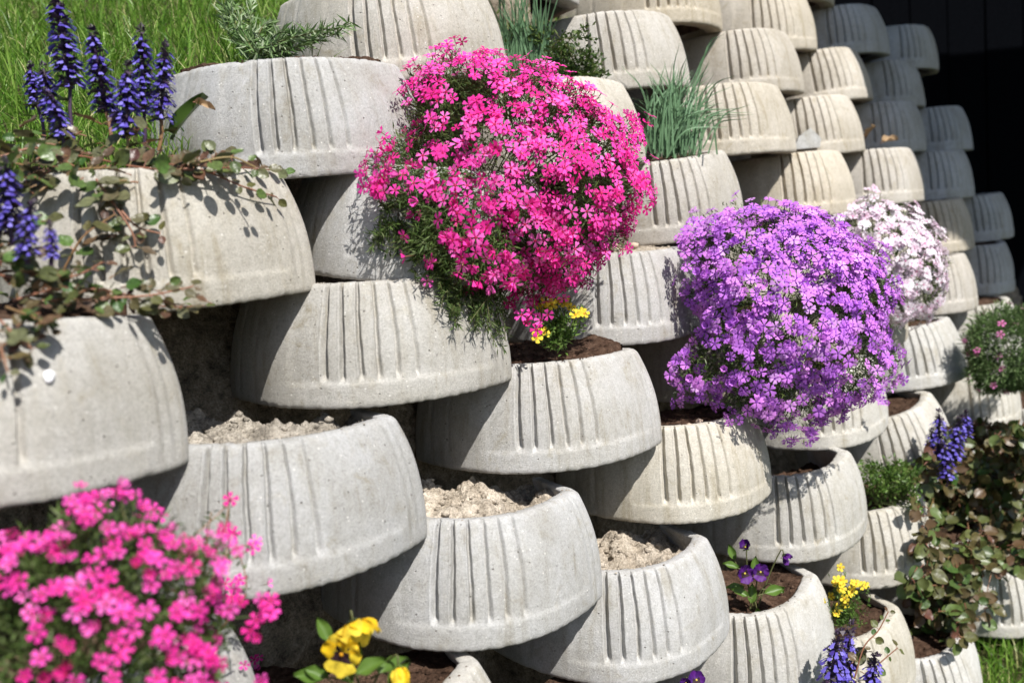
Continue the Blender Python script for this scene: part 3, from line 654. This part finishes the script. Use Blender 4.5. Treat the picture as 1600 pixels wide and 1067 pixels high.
def frame_to(direction, normal):
    """rotation with +Y along direction and +Z near normal"""
    y = Vector(direction).normalized(); z = Vector(normal); z = (z-y*z.dot(y)).normalized(); x = y.cross(z)
    return Matrix((x, y, z)).transposed().to_euler()
def put_leaf(me, parent, p, direction, normal, s, inv): return obj('leaf', me, parent, np.array(p)-inv, frame_to(direction, normal), s)
def spike_meshes(h, r, seed):
    """bugle flower spike: bracts and lipped blossoms in whorls, base at the origin, pointing up"""
    random.seed(seed); bl = MB(); br = MB(); n = int(h/.0052)
    for k in range(n):
        z = h*(k+.3)/n; f = 1-.52*(z/h)**1.6; rr_ = r*f; m = 9 if k < n-3 else 6
        for q in range(m):
            a = 2*math.pi*q/m+k*.45+random.uniform(-.25, .25); ca, sa = math.cos(a), math.sin(a); s = random.uniform(.8, 1.15)*(.55+.45*f)
            zj = random.uniform(-.0032, .0032); T = lambda o, t_, u_: (ca*o-sa*t_, sa*o+ca*t_, z+zj+u_)
            L = .0072*s; o0 = rr_*random.uniform(.50, .80)
            if k < n-2 and random.random() < (.78 if k < n*.75 else .5):
                P_ = [T(rr_*.2, -.0008, 0), T(rr_*.2, .0008, 0), T(o0, .0013, .001), T(o0, -.0013, .001)]
                lip = [T(o0+L*.45, -.0020*s, -.001), T(o0+L*.45, .0020*s, -.001), T(o0+L*.8, -.0032*s, -.0032), T(o0+L*1.02, -.0012*s, -.0042), T(o0+L*.92, 0, -.0036), T(o0+L*1.02, .0012*s, -.0042), T(o0+L*.8, .0032*s, -.0032), T(o0, 0, .0022*s)]
                bl.add(P_+lip, [(0, 1, 2, 3), (3, 2, 5, 4), (4, 5, 8), (4, 8, 7, 6), (5, 10, 9, 8), (3, 11, 2)])
            if random.random() < .62:
                b0 = rr_*random.uniform(.75, 1.05); w_ = .0044*s
                br.add([T(.001, -.001, -.001), T(.001, .001, -.001), T(b0*.6, w_, .001), T(b0*.6, -w_, .001), T(b0*1.12, 0, .0035*random.uniform(-1, 1.4))], [(0, 1, 2, 3), (3, 2, 4)])
            br.add([T(rr_*.55, -.0013, .002), T(rr_*.55, .0013, .002), T(rr_*.72, 0, .0052)], [(0, 1, 2)])
    for q in range(5):
        a = q*1.26; br.add([(.002*math.cos(a), .002*math.sin(a), h*.96), (.003*math.cos(a+.6), .003*math.sin(a+.6), h), (0, 0, h*1.05)], [(0, 1, 2)])
    br.tube([(0, 0, -.002), (0, 0, h*.45), (0, 0, h*.9)], .0028, .0018, 6)
    bk = random.uniform(-.9, .9)
    for m_ in (bl, br):
        for a_ in m_.V: a_[:, 0] += bk*a_[:, 2]**2/h*.35; a_[:, 1] += .12*bk*a_[:, 2]
    a_ = bl.mesh('blossoms', [BLUEB], False), br.mesh('bracts', [BRACT], False); random.seed(seed+100); return a_
SPK = [[spike_meshes(.095, .0155, q) for q in (1, 4, 7)], [spike_meshes(.075, .0155, q) for q in (2, 5)], [spike_meshes(.06, .0135, q) for q in (3, 6)]]
def spike(parent, base, top, var, hfrac, inv, lm, s=1.0):
    """stem from base to top whose upper part carries the blossoms"""
    base, top = np.array(base), np.array(top); st0 = base+(top-base)*(1-hfrac); hh = [.095, .075, .06][var]; d_ = top-st0; k = np.linalg.norm(d_)/hh
    mb = MB(); mb.tube(spline([base-inv, (base+st0)/2-inv+rng.normal(0, .002, 3), st0-inv], 6), .0024, .0021, 6)
    root = obj('flower_spike', mb.mesh('flower_spike', [STEMR if random.random() < .4 else BRACT]), parent)
    e = rot_to(d_, random.uniform(0, 6)); loc = st0-inv
    for nm, me in zip(('blossoms', 'bracts'), random.choice(SPK[var])): obj(nm, me, root, loc, e, k if abs(k-1) < .6 else k)
    sd = d_/np.linalg.norm(d_)
    for q in range(4):
        a = random.uniform(0, 6.28); dr = np.array([math.cos(a), math.sin(a), .25]); put_leaf(random.choice(lm), parent, st0-sd*(.004+.013*(q//2)), dr, sd+dr*-.2, random.uniform(.55, .8), inv)
AJ = [leaf_shape(.021, .0165, [AJL, STEMR]) for _ in range(5)]; AJ2 = [leaf_shape(.022, .018, [AJL2, STEMR]) for _ in range(4)]
def runner(parent, pts, inv, lm, r=.0014, gap=.017, s=1.0, off=.006, mat_=None, up=None):
    P = np.array([hit(q[0], q[1], off, default=abs(q[2]) if len(q) > 2 else 1.15) if not (len(q) > 2 and q[2] > 0) else W(*q) for q in pts]); L = np.linalg.norm(np.diff(P, axis=0), axis=1).sum(); C = spline(P, max(8, int(L/.006)))
    mb = MB(); mb.tube(C-inv, r, r*.6, 5); obj('runner', mb.mesh('runner', [mat_ or STEMR]), parent); m = max(2, int(L/gap)); T = np.gradient(C, axis=0)
    for k in range(1, m+1):
        i = min(len(C)-1, int(k*len(C)/m)); t = T[i]/np.linalg.norm(T[i])
        for sgn in (-1, 1):
            if random.random() < .15 and k < m: continue
            v = np.cross(t, np.array([.1, -.8, .6])); v = v/np.linalg.norm(v)*sgn+t*.5+rng.normal(0, .35, 3)
            put_leaf(random.choice(lm), parent, C[i], v, np.array([.1, -.65, .75])+rng.normal(0, .35, 3), s*random.uniform(.55, 1.1)*(1-.25*k/m), inv)
def rosette(parent, px, py, d, n, rpx, inv, lm, s=1.0, off=.012, zs=.6):
    for _ in range(n):
        x, y = px+random.gauss(0, rpx), py+random.gauss(0, rpx*zs)
        p = W(x, y, d+random.uniform(-.02, .03)) if d > 0 else hit(x, y, random.uniform(.004, off), default=-d)
        a = random.uniform(0, 6.28); dr = np.array([math.cos(a), -.3+.6*math.sin(a), random.uniform(-.5, .7)])
        put_leaf(random.choice(lm), parent, p, dr, np.array([.15, -.6, .8])+rng.normal(0, .4, 3), s*random.uniform(.6, 1.25), inv)

# bugle on the second stone from the left, with the tall spikes
r0 = W(180, 235, 1.10); b1 = empty('bugle', r0, label='bugle with the tallest blue spikes beside the lawn, runners over the stone below', cat='bugle plant', group='flowering bugle plants')
for bx, by, tx, ty, dd, v, hf in ((118,232,96,-22,1.12,0,.62),(172,235,150,38,1.10,0,.68),(198,240,196,98,1.06,1,.78),(226,236,222,42,1.12,0,.66),(248,236,262,66,1.10,0,.70),(90,232,66,98,1.13,1,.66),(100,240,92,140,1.07,2,.72),(70,228,44,96,1.17,2,.5)):
    spike(b1, W(bx, by, dd), W(tx, ty, dd-.01), v, hf, r0, AJ)
for p in ([(60,240,1.05),(130,245,1.03),(220,262,1.0),(300,266,-1),(370,262,-1),(440,268,-1)],[(250,262,1.0),(320,268,-1),(380,292,-1),(432,308,-1)],[(150,280,-1),(180,322,-1),(205,360,-1),(212,385,-1)],
          [(100,420,-1),(130,370,-1),(180,335,-1)],[(190,330,-1),(215,355,-1),(250,365,-1)],[(300,256,1.0),(360,246,1.02),(400,262,1.02)],[(330,262,-1),(338,240,1.03)],[(0,245,1.0),(60,232,1.02),(120,262,1.0)],[(60,300,.98),(110,268,1.0),(170,262,1.0)]):
    runner(b1, p, r0, AJ, off=.016)
for q in ((60,235,1.06,22,34),(150,240,1.06,25,40),(240,245,1.06,20,30),(110,272,.98,22,36),(190,285,-1.0,8,22),(330,262,-1.02,6,18),(40,285,.98,22,30),(185,360,-1,5,12),(280,262,1.0,6,18)): rosette(b1, *q, r0, AJ)
tl = leaf_shape(.085, .022, [GREENS, STEMG], .1, .45, .02, False, 9, 22); put_leaf(tl, b1, W(268, 218, 1.12), AX_R*.5+AX_U*.75, -AX_F+AX_U*.4, .72, r0)
put_leaf(leaf_shape(.024, .009, [DRYL, STEMR], .1, .5, .2, False), b1, W(302, 160, 1.12), AX_R*1+AX_U*-.25, -AX_F+AX_U*.4, 1, r0)
# bugle on the large stone at the left edge
r1 = W(40, 470, .86); b2 = empty('bugle', r1, label='bugle at the left edge creeping over the rim with the white splash', cat='bugle plant', group='flowering bugle plants')
for bx, by, tx, ty, dd, v, hf in ((22,420,10,246,.90,1,.62),(45,430,36,312,.86,1,.75),(82,435,80,345,.87,2,.62),(5,400,-8,300,.92,2,.6)):
    spike(b2, W(bx, by, dd), W(tx, ty, dd-.01), v, hf, r1, AJ)
for p in ([(20,470,.86),(90,452,.87),(180,456,.90),(250,478,.92),(316,478,-.92)],[(60,470,.86),(150,466,.88),(230,462,.90),(300,448,.93)],[(0,500,-.8),(30,530,-.8),(50,545,-.8)],[(10,480,.84),(60,500,-.8),(75,520,-.8)],[(0,430,.88),(60,440,.87),(120,430,.88),(160,410,.92)],[(0,540,-.7),(12,580,-.7)]):
    runner(b2, p, r1, AJ, s=.8, off=.014, gap=.014)
for q in ((20,400,.88,20,30),(70,440,.86,30,34),(130,445,.88,18,28),(40,500,-.82,20,26),(10,540,-.78,8,18),(190,455,.9,12,22),(270,470,.92,10,20),(20,350,.9,12,24)): rosette(b2, *q, r1, AJ, s=.8)
# bugle low at the right, cut by the lower edge
r2 = W(1320, 1120, 1.50); b3 = empty('bugle', r2, label='bugle with three blue spikes at the lower edge in front of the last planters', cat='bugle plant', group='flowering bugle plants')
for bx, by, tx, ty, dd, v, hf in ((1300,1120,1297,985,1.5,1,.8),(1322,1120,1320,978,1.52,0,.8),(1356,1120,1360,1015,1.5,1,.8)): spike(b3, W(bx, by, dd), W(tx, ty, dd), v, hf, r2, AJ)
runner(b3, [(1335,1060,1.5),(1350,1010,1.5),(1372,985,1.5),(1388,955,1.5)], r2, AJ2, s=.75, gap=.02); runner(b3, [(1350,1060,1.5),(1375,1035,1.5),(1402,1012,1.5)], r2, AJ2, s=.75, gap=.022)
rosette(b3, 1330, 1045, 1.53, 8, 22, r2, AJ)
# big bugle mat at the right
r3 = W(1500, 690, 2.2); b4 = empty('bugle', r3, label='bronze green bugle mat with blue spikes covering the planters near the right edge', cat='bugle plant', group='flowering bugle plants')
for bx, by, tx, ty, dd, v, hf in ((1465,730,1470,640,2.05,1,.8),(1488,735,1492,648,2.03,1,.8),(1452,725,1455,668,2.06,2,.8),(1478,760,1482,690,2.0,2,.8),(1510,690,1508,640,2.1,2,.8)): spike(b4, W(bx, by, dd), W(tx, ty, dd), v, hf, r3, AJ2)
mats4 = 0; pts4 = []
while len(pts4) < 1500:
    x, y = random.uniform(1405, 1640), random.uniform(655, 1000)
    left = 1440 if y > 740 else 1500-(y-655)*.9
    if y > 900: left = 1425+(y-900)*.2
    if x < left+random.gauss(0, 8): continue
    if y > 960-(x-1500)*.4+random.gauss(0, 12) and x > 1500: continue
    if x > 1540 and 880 < y: continue
    pts4.append((x, y))
rest4 = []
for k, (x, y) in enumerate(pts4):
    p = hit(x, y, random.uniform(.01, .11) if k > 270 else random.uniform(.06, .13), default=2.12+random.uniform(0, .1), dmax=2.9); a = random.uniform(0, 6.28); dr = np.array([math.cos(a), -.4, math.sin(a)-.5]); nn_ = np.array([.25, -.7, .65])+rng.normal(0, .35, 3)
    if k < 270: put_leaf(random.choice(AJ2), b4, p, dr, nn_, random.uniform(1.0, 1.8), r3)
    else: rest4.append((p-r3, frame_to(dr, nn_), random.uniform(.9, 1.6)))
AJ3 = make_plant('bronze_leaf_mass', [(0, (.045, .10, .02)), (.35, (.12, .07, .035)), (.7, (.10, .15, .04)), (1, (.11, .045, .03))], .42, .5, .22)
obj('leaf_mass', instances_mesh('leaf_mass', AJ2[0], *zip(*rest4), [AJ3, STEMR]), b4, kind='stuff')
for _ in range(14):
    x, y = random.uniform(1450, 1580), random.uniform(680, 860); runner(b4, [(x, y, -2.2), (x+random.uniform(-15, 20), y+40, -2.2), (x+random.uniform(-20, 30), y+90, -2.2)], r3, AJ2, off=.06, gap=.06)

# ------------------------------------------------------------------ small plants
def twiggy(name, label, cat, root, base_pts, tips, leaf_n, ll, lw, leafm, stemm, r=.0016, spread=.006, along=.35, curl=.25, bend=.02, upb=.5, group=None):
    """shrublet: stems from base points to tips carrying small leaves; all leaves one mass"""
    inv = np.array(root); rt = empty(name, root, label=label, cat=cat, group=group); mb = MB(); lp = []
    for i, tp in enumerate(tips):
        a = np.array(base_pts[i % len(base_pts)])+rng.normal(0, .004, 3); tp = np.array(tp); c = spline([a, (a+tp)/2+rng.normal(0, bend, 3), tp], 16); mb.tube(c-inv, r, r*.5, 4)
        t = rng.uniform(along, 1, leaf_n)**.8*15; i0 = np.clip(t.astype(int), 0, 14); p = c[i0]+(c[i0+1]-c[i0])*(t-i0)[:, None]+rng.normal(0, spread, (leaf_n, 3)); T = c[i0+1]-c[i0]; T /= np.linalg.norm(T, axis=1)[:, None]
        lp.append(leaves_np(p-inv, T*upb+rng.normal(0, .6, p.shape), ll*rng.uniform(.6, 1.25, leaf_n), lw*rng.uniform(.8, 1.2, leaf_n), curl))
    V, F = join_np(lp); obj('foliage', mesh_np('foliage', V, F, leafm), rt, kind='stuff'); obj('stems', mb.mesh('stems', [stemm]), rt, kind='stuff'); return rt
# grey-green needle-leaved herb at the top left
tp = [W(362,2,1.5),W(372,-18,1.52),W(385,20,1.5),W(400,-30,1.53),W(380,55,1.5),W(420,40,1.5),W(398,60,1.48),W(350,12,1.5)]
lv_ = twiggy('lavender', 'grey green lavender sprig at the lawn edge behind the planter rim', 'herb', tuple(W(405,95,1.5)), [W(405,96,1.44), W(395,92,1.45)], tp+[W(548,37,1.33),W(510,45,1.35),W(470,62,1.38),W(485,45,1.37),W(455,70,1.39),W(440,55,1.40),W(425,75,1.42),W(530,52,1.35)], 110, .021, .0034, LAVG, STEMG, .0016, .002, .05, .1, .012, .8)
# dark shrublet and blue-green blades behind the big pink phlox
tp = [W(random.uniform(785,945), random.uniform(38,120), random.uniform(1.66,1.78)) for _ in range(46)]
twiggy('shrublet', 'dark green small-leaved shrublet behind the pink phlox at the upper edge', 'shrub', tuple(W(860,130,1.72)), [W(840,130,1.70),W(880,132,1.71),W(910,130,1.72)], tp, 60, .0115, .0052, GREENS, STEMG, .0012, .005, .1)
def grass_tuft(label, root, base, tips, wd, mats, cat='grass plant', group=None):
    inv = np.array(root); rt = empty('grass_tuft', root, label=label, cat=cat, group=group); kk = 0
    for bp, mid, tp_ in tips:
        c = spline([np.array(bp), np.array(mid), np.array(tp_)], 9)-inv; mb = MB(); s = np.cross(c[-1]-c[0], -AX_F+rng.normal(0, .5, 3)); s /= np.linalg.norm(s)+1e-9; u = np.cross(s, c[-1]-c[0]); u /= np.linalg.norm(u); rows = []
        for i, p in enumerate(c):
            w_ = wd*(1-(i/8)**2.5)*.5+.0002; rows.append([p-s*w_+u*w_*.35, p, p+s*w_+u*w_*.35])
        mb.grid(rows); obj('blade', mb.mesh('blade', [mats]), rt); kk += 1
    return rt
T_ = []
for i in range(175):
    bx, by = random.gauss(1052, 21), random.uniform(232, 248); f = random.random(); lean = random.gauss(.25, .5)
    hh = random.uniform(70, 150)*(1 if abs(lean) < .8 else .7); tx, ty = bx+lean*75, by-hh; dd = 1.82+random.uniform(-.05, .03)
    T_.append((W(bx, by, dd), W(bx+lean*25, by-hh*.62, dd-random.uniform(0, .02)), W(tx, ty+(abs(lean)*18), dd-random.uniform(0, .05))))
for tx, ty, mx, my in ((1062,68,1052,120),(1140,45,1100,90),(1120,60,1090,110),(1150,118,1110,140),(1145,135,1100,160),(1075,85,1060,130),(1050,100,1046,150),(1135,60,1105,75)):
    T_.append((W(1058, 240, 1.82), W(mx, my, 1.81), W(tx, ty, 1.78)))
grass_tuft('blue green tufted pink with arching narrow blades in a beige planter', W(1055, 245, 1.82), None, T_, .0030, BLUEG)
T_ = []
for i in range(55):
    bx = random.gauss(822, 20); lean = random.gauss(0, .35); T_.append((W(bx, 128, 1.68), W(bx+lean*20, 60, 1.67), W(bx+lean*60, random.uniform(-60, 40), 1.64)))
grass_tuft('blue green upright blades cut by the upper edge above the pink phlox', W(822, 130, 1.68), None, T_, .0038, BLUEG)
T_ = [(W(random.uniform(568,590), 94, 1.56), W(576, 86, 1.55), W(random.uniform(562,604), random.uniform(62,86), 1.55)) for _ in range(14)]+[(W(745,105,1.56), W(750,90,1.56), W(758,65,1.55))]
grass_tuft('tiny yellow green weed tuft against the topmost left planter', W(578, 94, 1.56), None, T_, .0020, GREENB)
# fresh green low plant
tp = [W(random.uniform(1345,1435), random.uniform(712,770), random.uniform(1.92,2.03)) for _ in range(60)]
twiggy('leafy_cushion', 'fresh green leafy cushion in a whitish planter beneath the purple phlox', 'rock plant', tuple(W(1390,785,2.0)), [W(1370,785,1.98),W(1395,785,1.98),W(1415,782,1.98)], tp, 26, .0125, .0048, GREENB, STEMG, .001, .006, .3)
# yellow flowers
def simple_flower(L, n, mats, wdt=.55, cup=.25):
    mb = MB(); V = [(0, 0, 0)]; F = []
    for p_ in range(n):
        a = p_*2*math.pi/n; o = len(V)
        for r_, s_, z_ in ((.5, -wdt*.55, .10), (.5, wdt*.55, .10), (.9, -wdt*.62, cup), (.9, wdt*.62, cup), (1.0, 0, cup*1.1)): V.append((L*(r_*math.cos(a)-s_*math.sin(a)), L*(r_*math.sin(a)+s_*math.cos(a)), L*z_))
        F += [(0, o, o+1), (o, o+2, o+3, o+1), (o+2, o+4, o+3)]
    mb.add(V, F, 0); c = [(L*.24*math.cos(t), L*.24*math.sin(t), L*.12) for t in np.linspace(0, 2*math.pi, 7, endpoint=False)]; mb.add(c+[(0, 0, L*.28)], [(i, (i+1) % 7, 7) for i in range(7)], 1)
    mb.add([(L*.12*math.cos(t), L*.12*math.sin(t), 0) for t in (0, 2.1, 4.2)]+[(0, 0, -L*.7)], [(0, 1, 3), (1, 2, 3), (2, 0, 3)], 2); return mb.mesh('flower', mats)
def yellow_plant(label, root, bpts, tips, fl, L, ll, nl, extra_tips, n_pet=5):
    rt = twiggy('yellow_flowers', label, 'flowers', tuple(root), bpts, tips+extra_tips, nl, ll, ll*.28, GREENB, STEMG, .0009, .004, .2, .2, .006); me = [simple_flower(L, n_pet, [YELL, AMBER, STEMG]) for _ in range(3)]
    for p in fl: obj('flower', me[random.randrange(3)], rt, np.array(p)-np.array(root), rot_to((rng.normal(.1, .4), -.9, .75+rng.normal(0, .3)), random.uniform(0, 6)), random.uniform(.75, 1.15))
fl = [W(x, y, d_) for x, y, d_ in ((851,472,1.36),(862,476,1.36),(846,483,1.36),(835,475,1.37),(872,470,1.37),(882,474,1.37),(891,481,1.37),(900,492,1.33),(913,490,1.35),(851,520,1.34),(838,527,1.33),(846,512,1.35),(858,478,1.37),(909,487,1.36))]
yellow_plant('small yellow flowers in dark soil under the pink phlox', W(870, 545, 1.36), [W(865,540,1.36),W(878,538,1.37)], fl, fl, .0085, .012, 22, [W(random.uniform(840,900), random.uniform(490,530), 1.35) for _ in range(26)])
fl = [W(random.gauss(1312, 17), random.gauss(925, 19), 1.70+random.uniform(-.03, .02)) for _ in range(26)]
yellow_plant('dense cushion of yellow flowers in the planter by the bronze bugle', W(1318, 975, 1.72), [W(1312,972,1.72),W(1330,972,1.72)], fl, fl, .0085, .010, 20, [W(random.uniform(1290,1350), random.uniform(940,975), 1.7) for _ in range(26)])
# pansies
def pansy_mesh(L, mats, closed=0.0, blotch=True):
    mb = MB()
    for a, wd, ln, m_ in ((90+28, .62, 1.0, 0), (90-28, .62, 1.0, 0), (170, .58, .95, 0), (10, .58, .95, 0), (270, .80, 1.05, 0)):
        a = R(a); rows = []; ph = random.uniform(0, 6)
        for t in np.linspace(.05, 1, 7):
            hw = wd*L*math.sin(math.pi*min(.5*t**.75+.0, 1))**1.0*(1-.35*max(0, t-.75)/.25); row = []
            for s in np.linspace(-1, 1, 7):
                r_ = ln*L*t*(1-.18*abs(s)**2*t); z = L*(.10*math.sin(s*5+ph+t*3)*t+closed*t*t*.9+.06*t*(1-s*s)); x = r_*(1-closed*.45*t); y = s*hw*(1-closed*.3); row.append((x*math.cos(a)-y*math.sin(a), x*math.sin(a)+y*math.cos(a), z+(.0012 if wd > .7 else 0)+.0006*(a > 3)))
            rows.append(row)
        n0 = len(mb.F); mb.grid(rows, 0)
        if blotch and wd < .7 and ln < 1 or wd > .7 and blotch:
            for q in range(n0, n0+12): mb.M[q] = 1
    mb.add([(L*.1*math.cos(t), L*.1*math.sin(t), L*.12) for t in np.linspace(0, 6.28, 6, endpoint=False)]+[(0, 0, L*.22)], [(i, (i+1) % 6, 6) for i in range(6)], 2); return mb.mesh('flower', mats)
def pansy(label, root, flowers, leafs, mats, stem_b, L, lsize):
    root = np.array(root); rt = empty('pansy', tuple(root), label=label, cat='pansy', group='pansies in the planters'); lm = [leaf_shape(lsize, lsize*.5, [GREENB, STEMG], .3, .3, .10, False) for _ in range(3)]
    for p, d_, cl, s in flowers:
        obj('flower', pansy_mesh(L, mats, cl), rt, np.array(p)-root, rot_to(d_, random.uniform(-.3, .3)), s); mb = MB(); b_ = np.array(stem_b)+rng.normal(0, .004, 3); dd = np.array(d_)/np.linalg.norm(d_)
        mb.tube(spline([b_-root, (b_+np.array(p))/2-root+np.array([0, .006, .012]), np.array(p)-root-dd*.006+np.array([0, 0, .006]), np.array(p)-root], 10), .0014, .0010, 5); obj('stem', mb.mesh('stem', [STEMG]), rt)
        sp = MB()
        for q in range(5):
            a = q*1.257; o = np.array(p)-root-dd*.001; e1 = np.cross(dd, [.2, .3, 1]); e1 /= np.linalg.norm(e1); e2 = np.cross(dd, e1); v = (math.cos(a)*e1+math.sin(a)*e2); w_ = np.cross(dd, v); sp.add([o-dd*.003, o+v*.006*s-w_*.002, o+v*.006*s+w_*.002, o+v*.012*s+dd*.002], [(0, 1, 2), (1, 3, 2)])
        obj('sepals', sp.mesh('sepals', [GREENB]), rt)
    for p, dr, nn_, s in leafs: put_leaf(random.choice(lm), rt, p, dr, nn_, s, root)
u_ = AX_U; r_ = AX_R; f_ = -AX_F
pansy('yellow pansies with drooping petals and pale leaves at the lower edge', W(570, 1100, .93), [(W(552,972,.90), f_*.35-u_*.75+r_*.35, .55, 1.15), (W(535,1020,.885), f_*.9-r_*.2-u_*.15, .1, .82), (W(622,1042,.90), f_*.3-u_*1.0+r_*.2, 1.0, .62)],
 [(W(520,1012,.92), u_*1.0-r_*.5, f_+r_*.6, 1.0),(W(545,1060,.90), r_*.9+u_*.5, f_+u_, 1.2),(W(580,1060,.91), r_*.8+u_*.5, u_+f_*.6, 1.2),(W(600,1050,.91), r_*.7-u_*.5, f_+u_*.6, 1.0),(W(530,1060,.90), -r_*1+u_*.1, f_+u_, 1.3),(W(520,1065,.9), -r_+u_*.5, f_+u_, .9),(W(548,1050,.91), u_+r_*.3, f_, .9),(W(600,1080,.9), r_*.6+u_*.7, f_+u_*.5, 1.1),(W(560,1075,.9), -r_*.5+u_*.6, f_+u_*.5, 1.1)],
 [YELL, BLACKP, AMBER], W(562, 1085, .93), .027, .026)
pansy('dark violet pansy with green buds in the brown soil of a whitish planter', W(1180, 955, 1.62), [(W(1163,895,1.58), f_*.8+r_*.2, .35, 1.0), (W(1188,893,1.58), f_+u_*.1, .25, .9), (W(1165,855,1.60), u_*.6+f_*.5-r_*.3, .8, .8), (W(1225,868,1.60), r_*.6+f_*.5-u_*.5, .8, .8), (W(1207,918,1.6), r_*.5+f_*.7, .6, .5)],
 [(W(1175,935,1.59), -r_+u_*.5, f_+u_, 1.0),(W(1180,940,1.58), -u_*.7+r_*.15, f_, 1.1),(W(1185,930,1.58), r_+u_*.3, f_+u_*.7, 1.2),(W(1190,920,1.59), r_*.9-u_*.1, f_+u_, 1.0),(W(1170,920,1.6), -r_+u_*.1, f_+u_, 1.0),(W(1160,890,1.6), -r_*.8+u_*.3, f_+u_, .9),(W(1175,900,1.6), u_+r_*.2, f_, .9),(W(1172,950,1.6), r_*.1+u_, f_, 1.1),(W(1150,880,1.61), -r_*.3+u_*.8, f_, .9)],
 [VIOLP, BLACKP, YELL], W(1180, 958, 1.62), .0185, .030)
pansy('single violet pansy just peeping over the lower edge', W(1085, 1120, 1.38), [(W(1088,1062,1.36), u_*.4+f_*.7, .35, 1.0), (W(1072,1066,1.36), f_*.8-r_*.3, .4, .7)], [(W(1080,1085,1.36), -r_+u_*.3, f_+u_, 1.0), (W(1090,1085,1.36), r_+u_*.3, f_+u_, 1.0)], [VIOLP, BLACKP, YELL], W(1085, 1110, 1.38), .0155, .022)

# ------------------------------------------------------------------ loose bits
def loose(name, label, cat, pts, r, m, group=None, kind=None):
    for p, s, lb in zip(pts, r, label): mb = MB(); pebble(mb, (0, 0, 0), s, flat=.75); obj(name, mb.mesh(name, [m]), None, tuple(p), label=lb, category=None) if False else tag(obj(name, mb.mesh(name, [m]), None, tuple(p)), lb, cat, group)
loose('pebble', ['pinkish pebble on the rim soil between pink and purple phlox', 'smaller tan pebble next to the pinkish one above the beige stone', 'reddish pebble at the rim left of the purple phlox foot', 'whitish pebble at the rim left of the purple phlox foot'], 'pebble',
      [W(990,384,1.66), W(965,383,1.66), W(1092,659,1.58), W(1077,664,1.56)], [.011, .008, .007, .006], PEB, 'pebbles on the planter rims')
tag(obj('stone_chip', (lambda m_: (m_.add([(-.035,0,0),(.03,-.004,.0),(.035,0,.022),(.012,.008,.05),(-.02,.004,.030),(-.035,.008,0),(.03,.004,0),(.035,.008,.022),(.012,.016,.05),(-.02,.012,.030)], [(0,1,2,3,4),(9,8,7,6,5),(0,5,6,1),(1,6,7,2),(2,7,8,3),(3,8,9,4),(4,9,5,0)]), m_.mesh('stone_chip', [CONC], False))[1])(MB()), None, tuple(hit(1262, 232, .012, default=2.35))), 'flat grey stone chip leaning on a sunlit ribbed planter', 'stone chip').color = (.44, .44, .43, 1)
sp = hit(78, 588, .0012); 
if sp is not None:
    mb = MB(); k = hit(82, 588, .0012)-hit(74, 588, .0012); k /= np.linalg.norm(k); q = hit(78, 584, .0012)-hit(78, 592, .0012); q /= np.linalg.norm(q); nrm_ = np.cross(k, q); ringp = []
    for rr_, hh in ((.0052, -.001), (.0045, .0006), (.002, .0012)): ringp.append([k*rr_*math.cos(t)*(1+.15*math.sin(3*t))+q*rr_*1.15*math.sin(t)+nrm_*hh for t in np.linspace(0, 2*math.pi, 14, endpoint=False)])
    mb.grid(ringp, 0, wrap=True); mb.add([p for p in ringp[-1]], [list(range(14))]); tag(obj('bird_dropping', mb.mesh('bird_dropping', [WHITEW]), None, tuple(sp)), 'white bird dropping stuck to the big planter stone at the left', 'dropping')
dl = [leaf_shape(.035, .022, [DRYL, STEMR], .15, .5, .2) for _ in range(3)]
for k, (x, y, lb) in enumerate(((1352,218,'curled tan dry leaf, left one of the pair on the sunlit planter rim'),(1375,224,'curled tan dry leaf, right one of the pair on the sunlit planter rim'))):
    tag(obj('dry_leaf', dl[k], None, tuple(W(x, y, 2.62)), frame_to((rng.normal(), -.3, .4), (0, -.5, 1)), 1.2), lb, 'dry leaf', 'dry leaves on the planter rim')

# ------------------------------------------------------------------ added backdrop of dark boards; its unseen, added roof shades the far stones
sh = empty('shade_backdrop', (2.4, 4.4, GZ), label='added dark board backdrop with unseen shading cover behind the far end of the wall', cat='shade backdrop')
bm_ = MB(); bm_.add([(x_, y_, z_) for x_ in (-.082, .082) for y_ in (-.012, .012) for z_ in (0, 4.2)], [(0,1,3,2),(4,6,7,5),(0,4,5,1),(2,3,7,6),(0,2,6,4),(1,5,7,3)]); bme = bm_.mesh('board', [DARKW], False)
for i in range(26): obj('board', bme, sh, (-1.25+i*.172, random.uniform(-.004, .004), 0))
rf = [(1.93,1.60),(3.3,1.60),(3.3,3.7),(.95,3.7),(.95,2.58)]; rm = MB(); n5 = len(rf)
rm.add([(x_-2.4, y_-4.4, 2.2-GZ) for x_, y_ in rf]+[(x_-2.4, y_-4.4, 2.28-GZ) for x_, y_ in rf], [list(range(n5))[::-1], list(range(n5, 2*n5))]+[(i, (i+1) % n5, n5+(i+1) % n5, n5+i) for i in range(n5)]); obj('shade_roof', rm.mesh('shade_roof', [DARKW], False), sh)  # unseen slab added out of view, outline shaped to shade the far stones
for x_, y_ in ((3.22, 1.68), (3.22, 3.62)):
    pm = MB(); pm.tube([(x_-2.4, y_-4.4, 0), (x_-2.4, y_-4.4, 2.2-GZ)], .05, .05, 8); obj('shade_post', pm.mesh('shade_post', [DARKW]), sh)  # unseen supports added under the shading slab
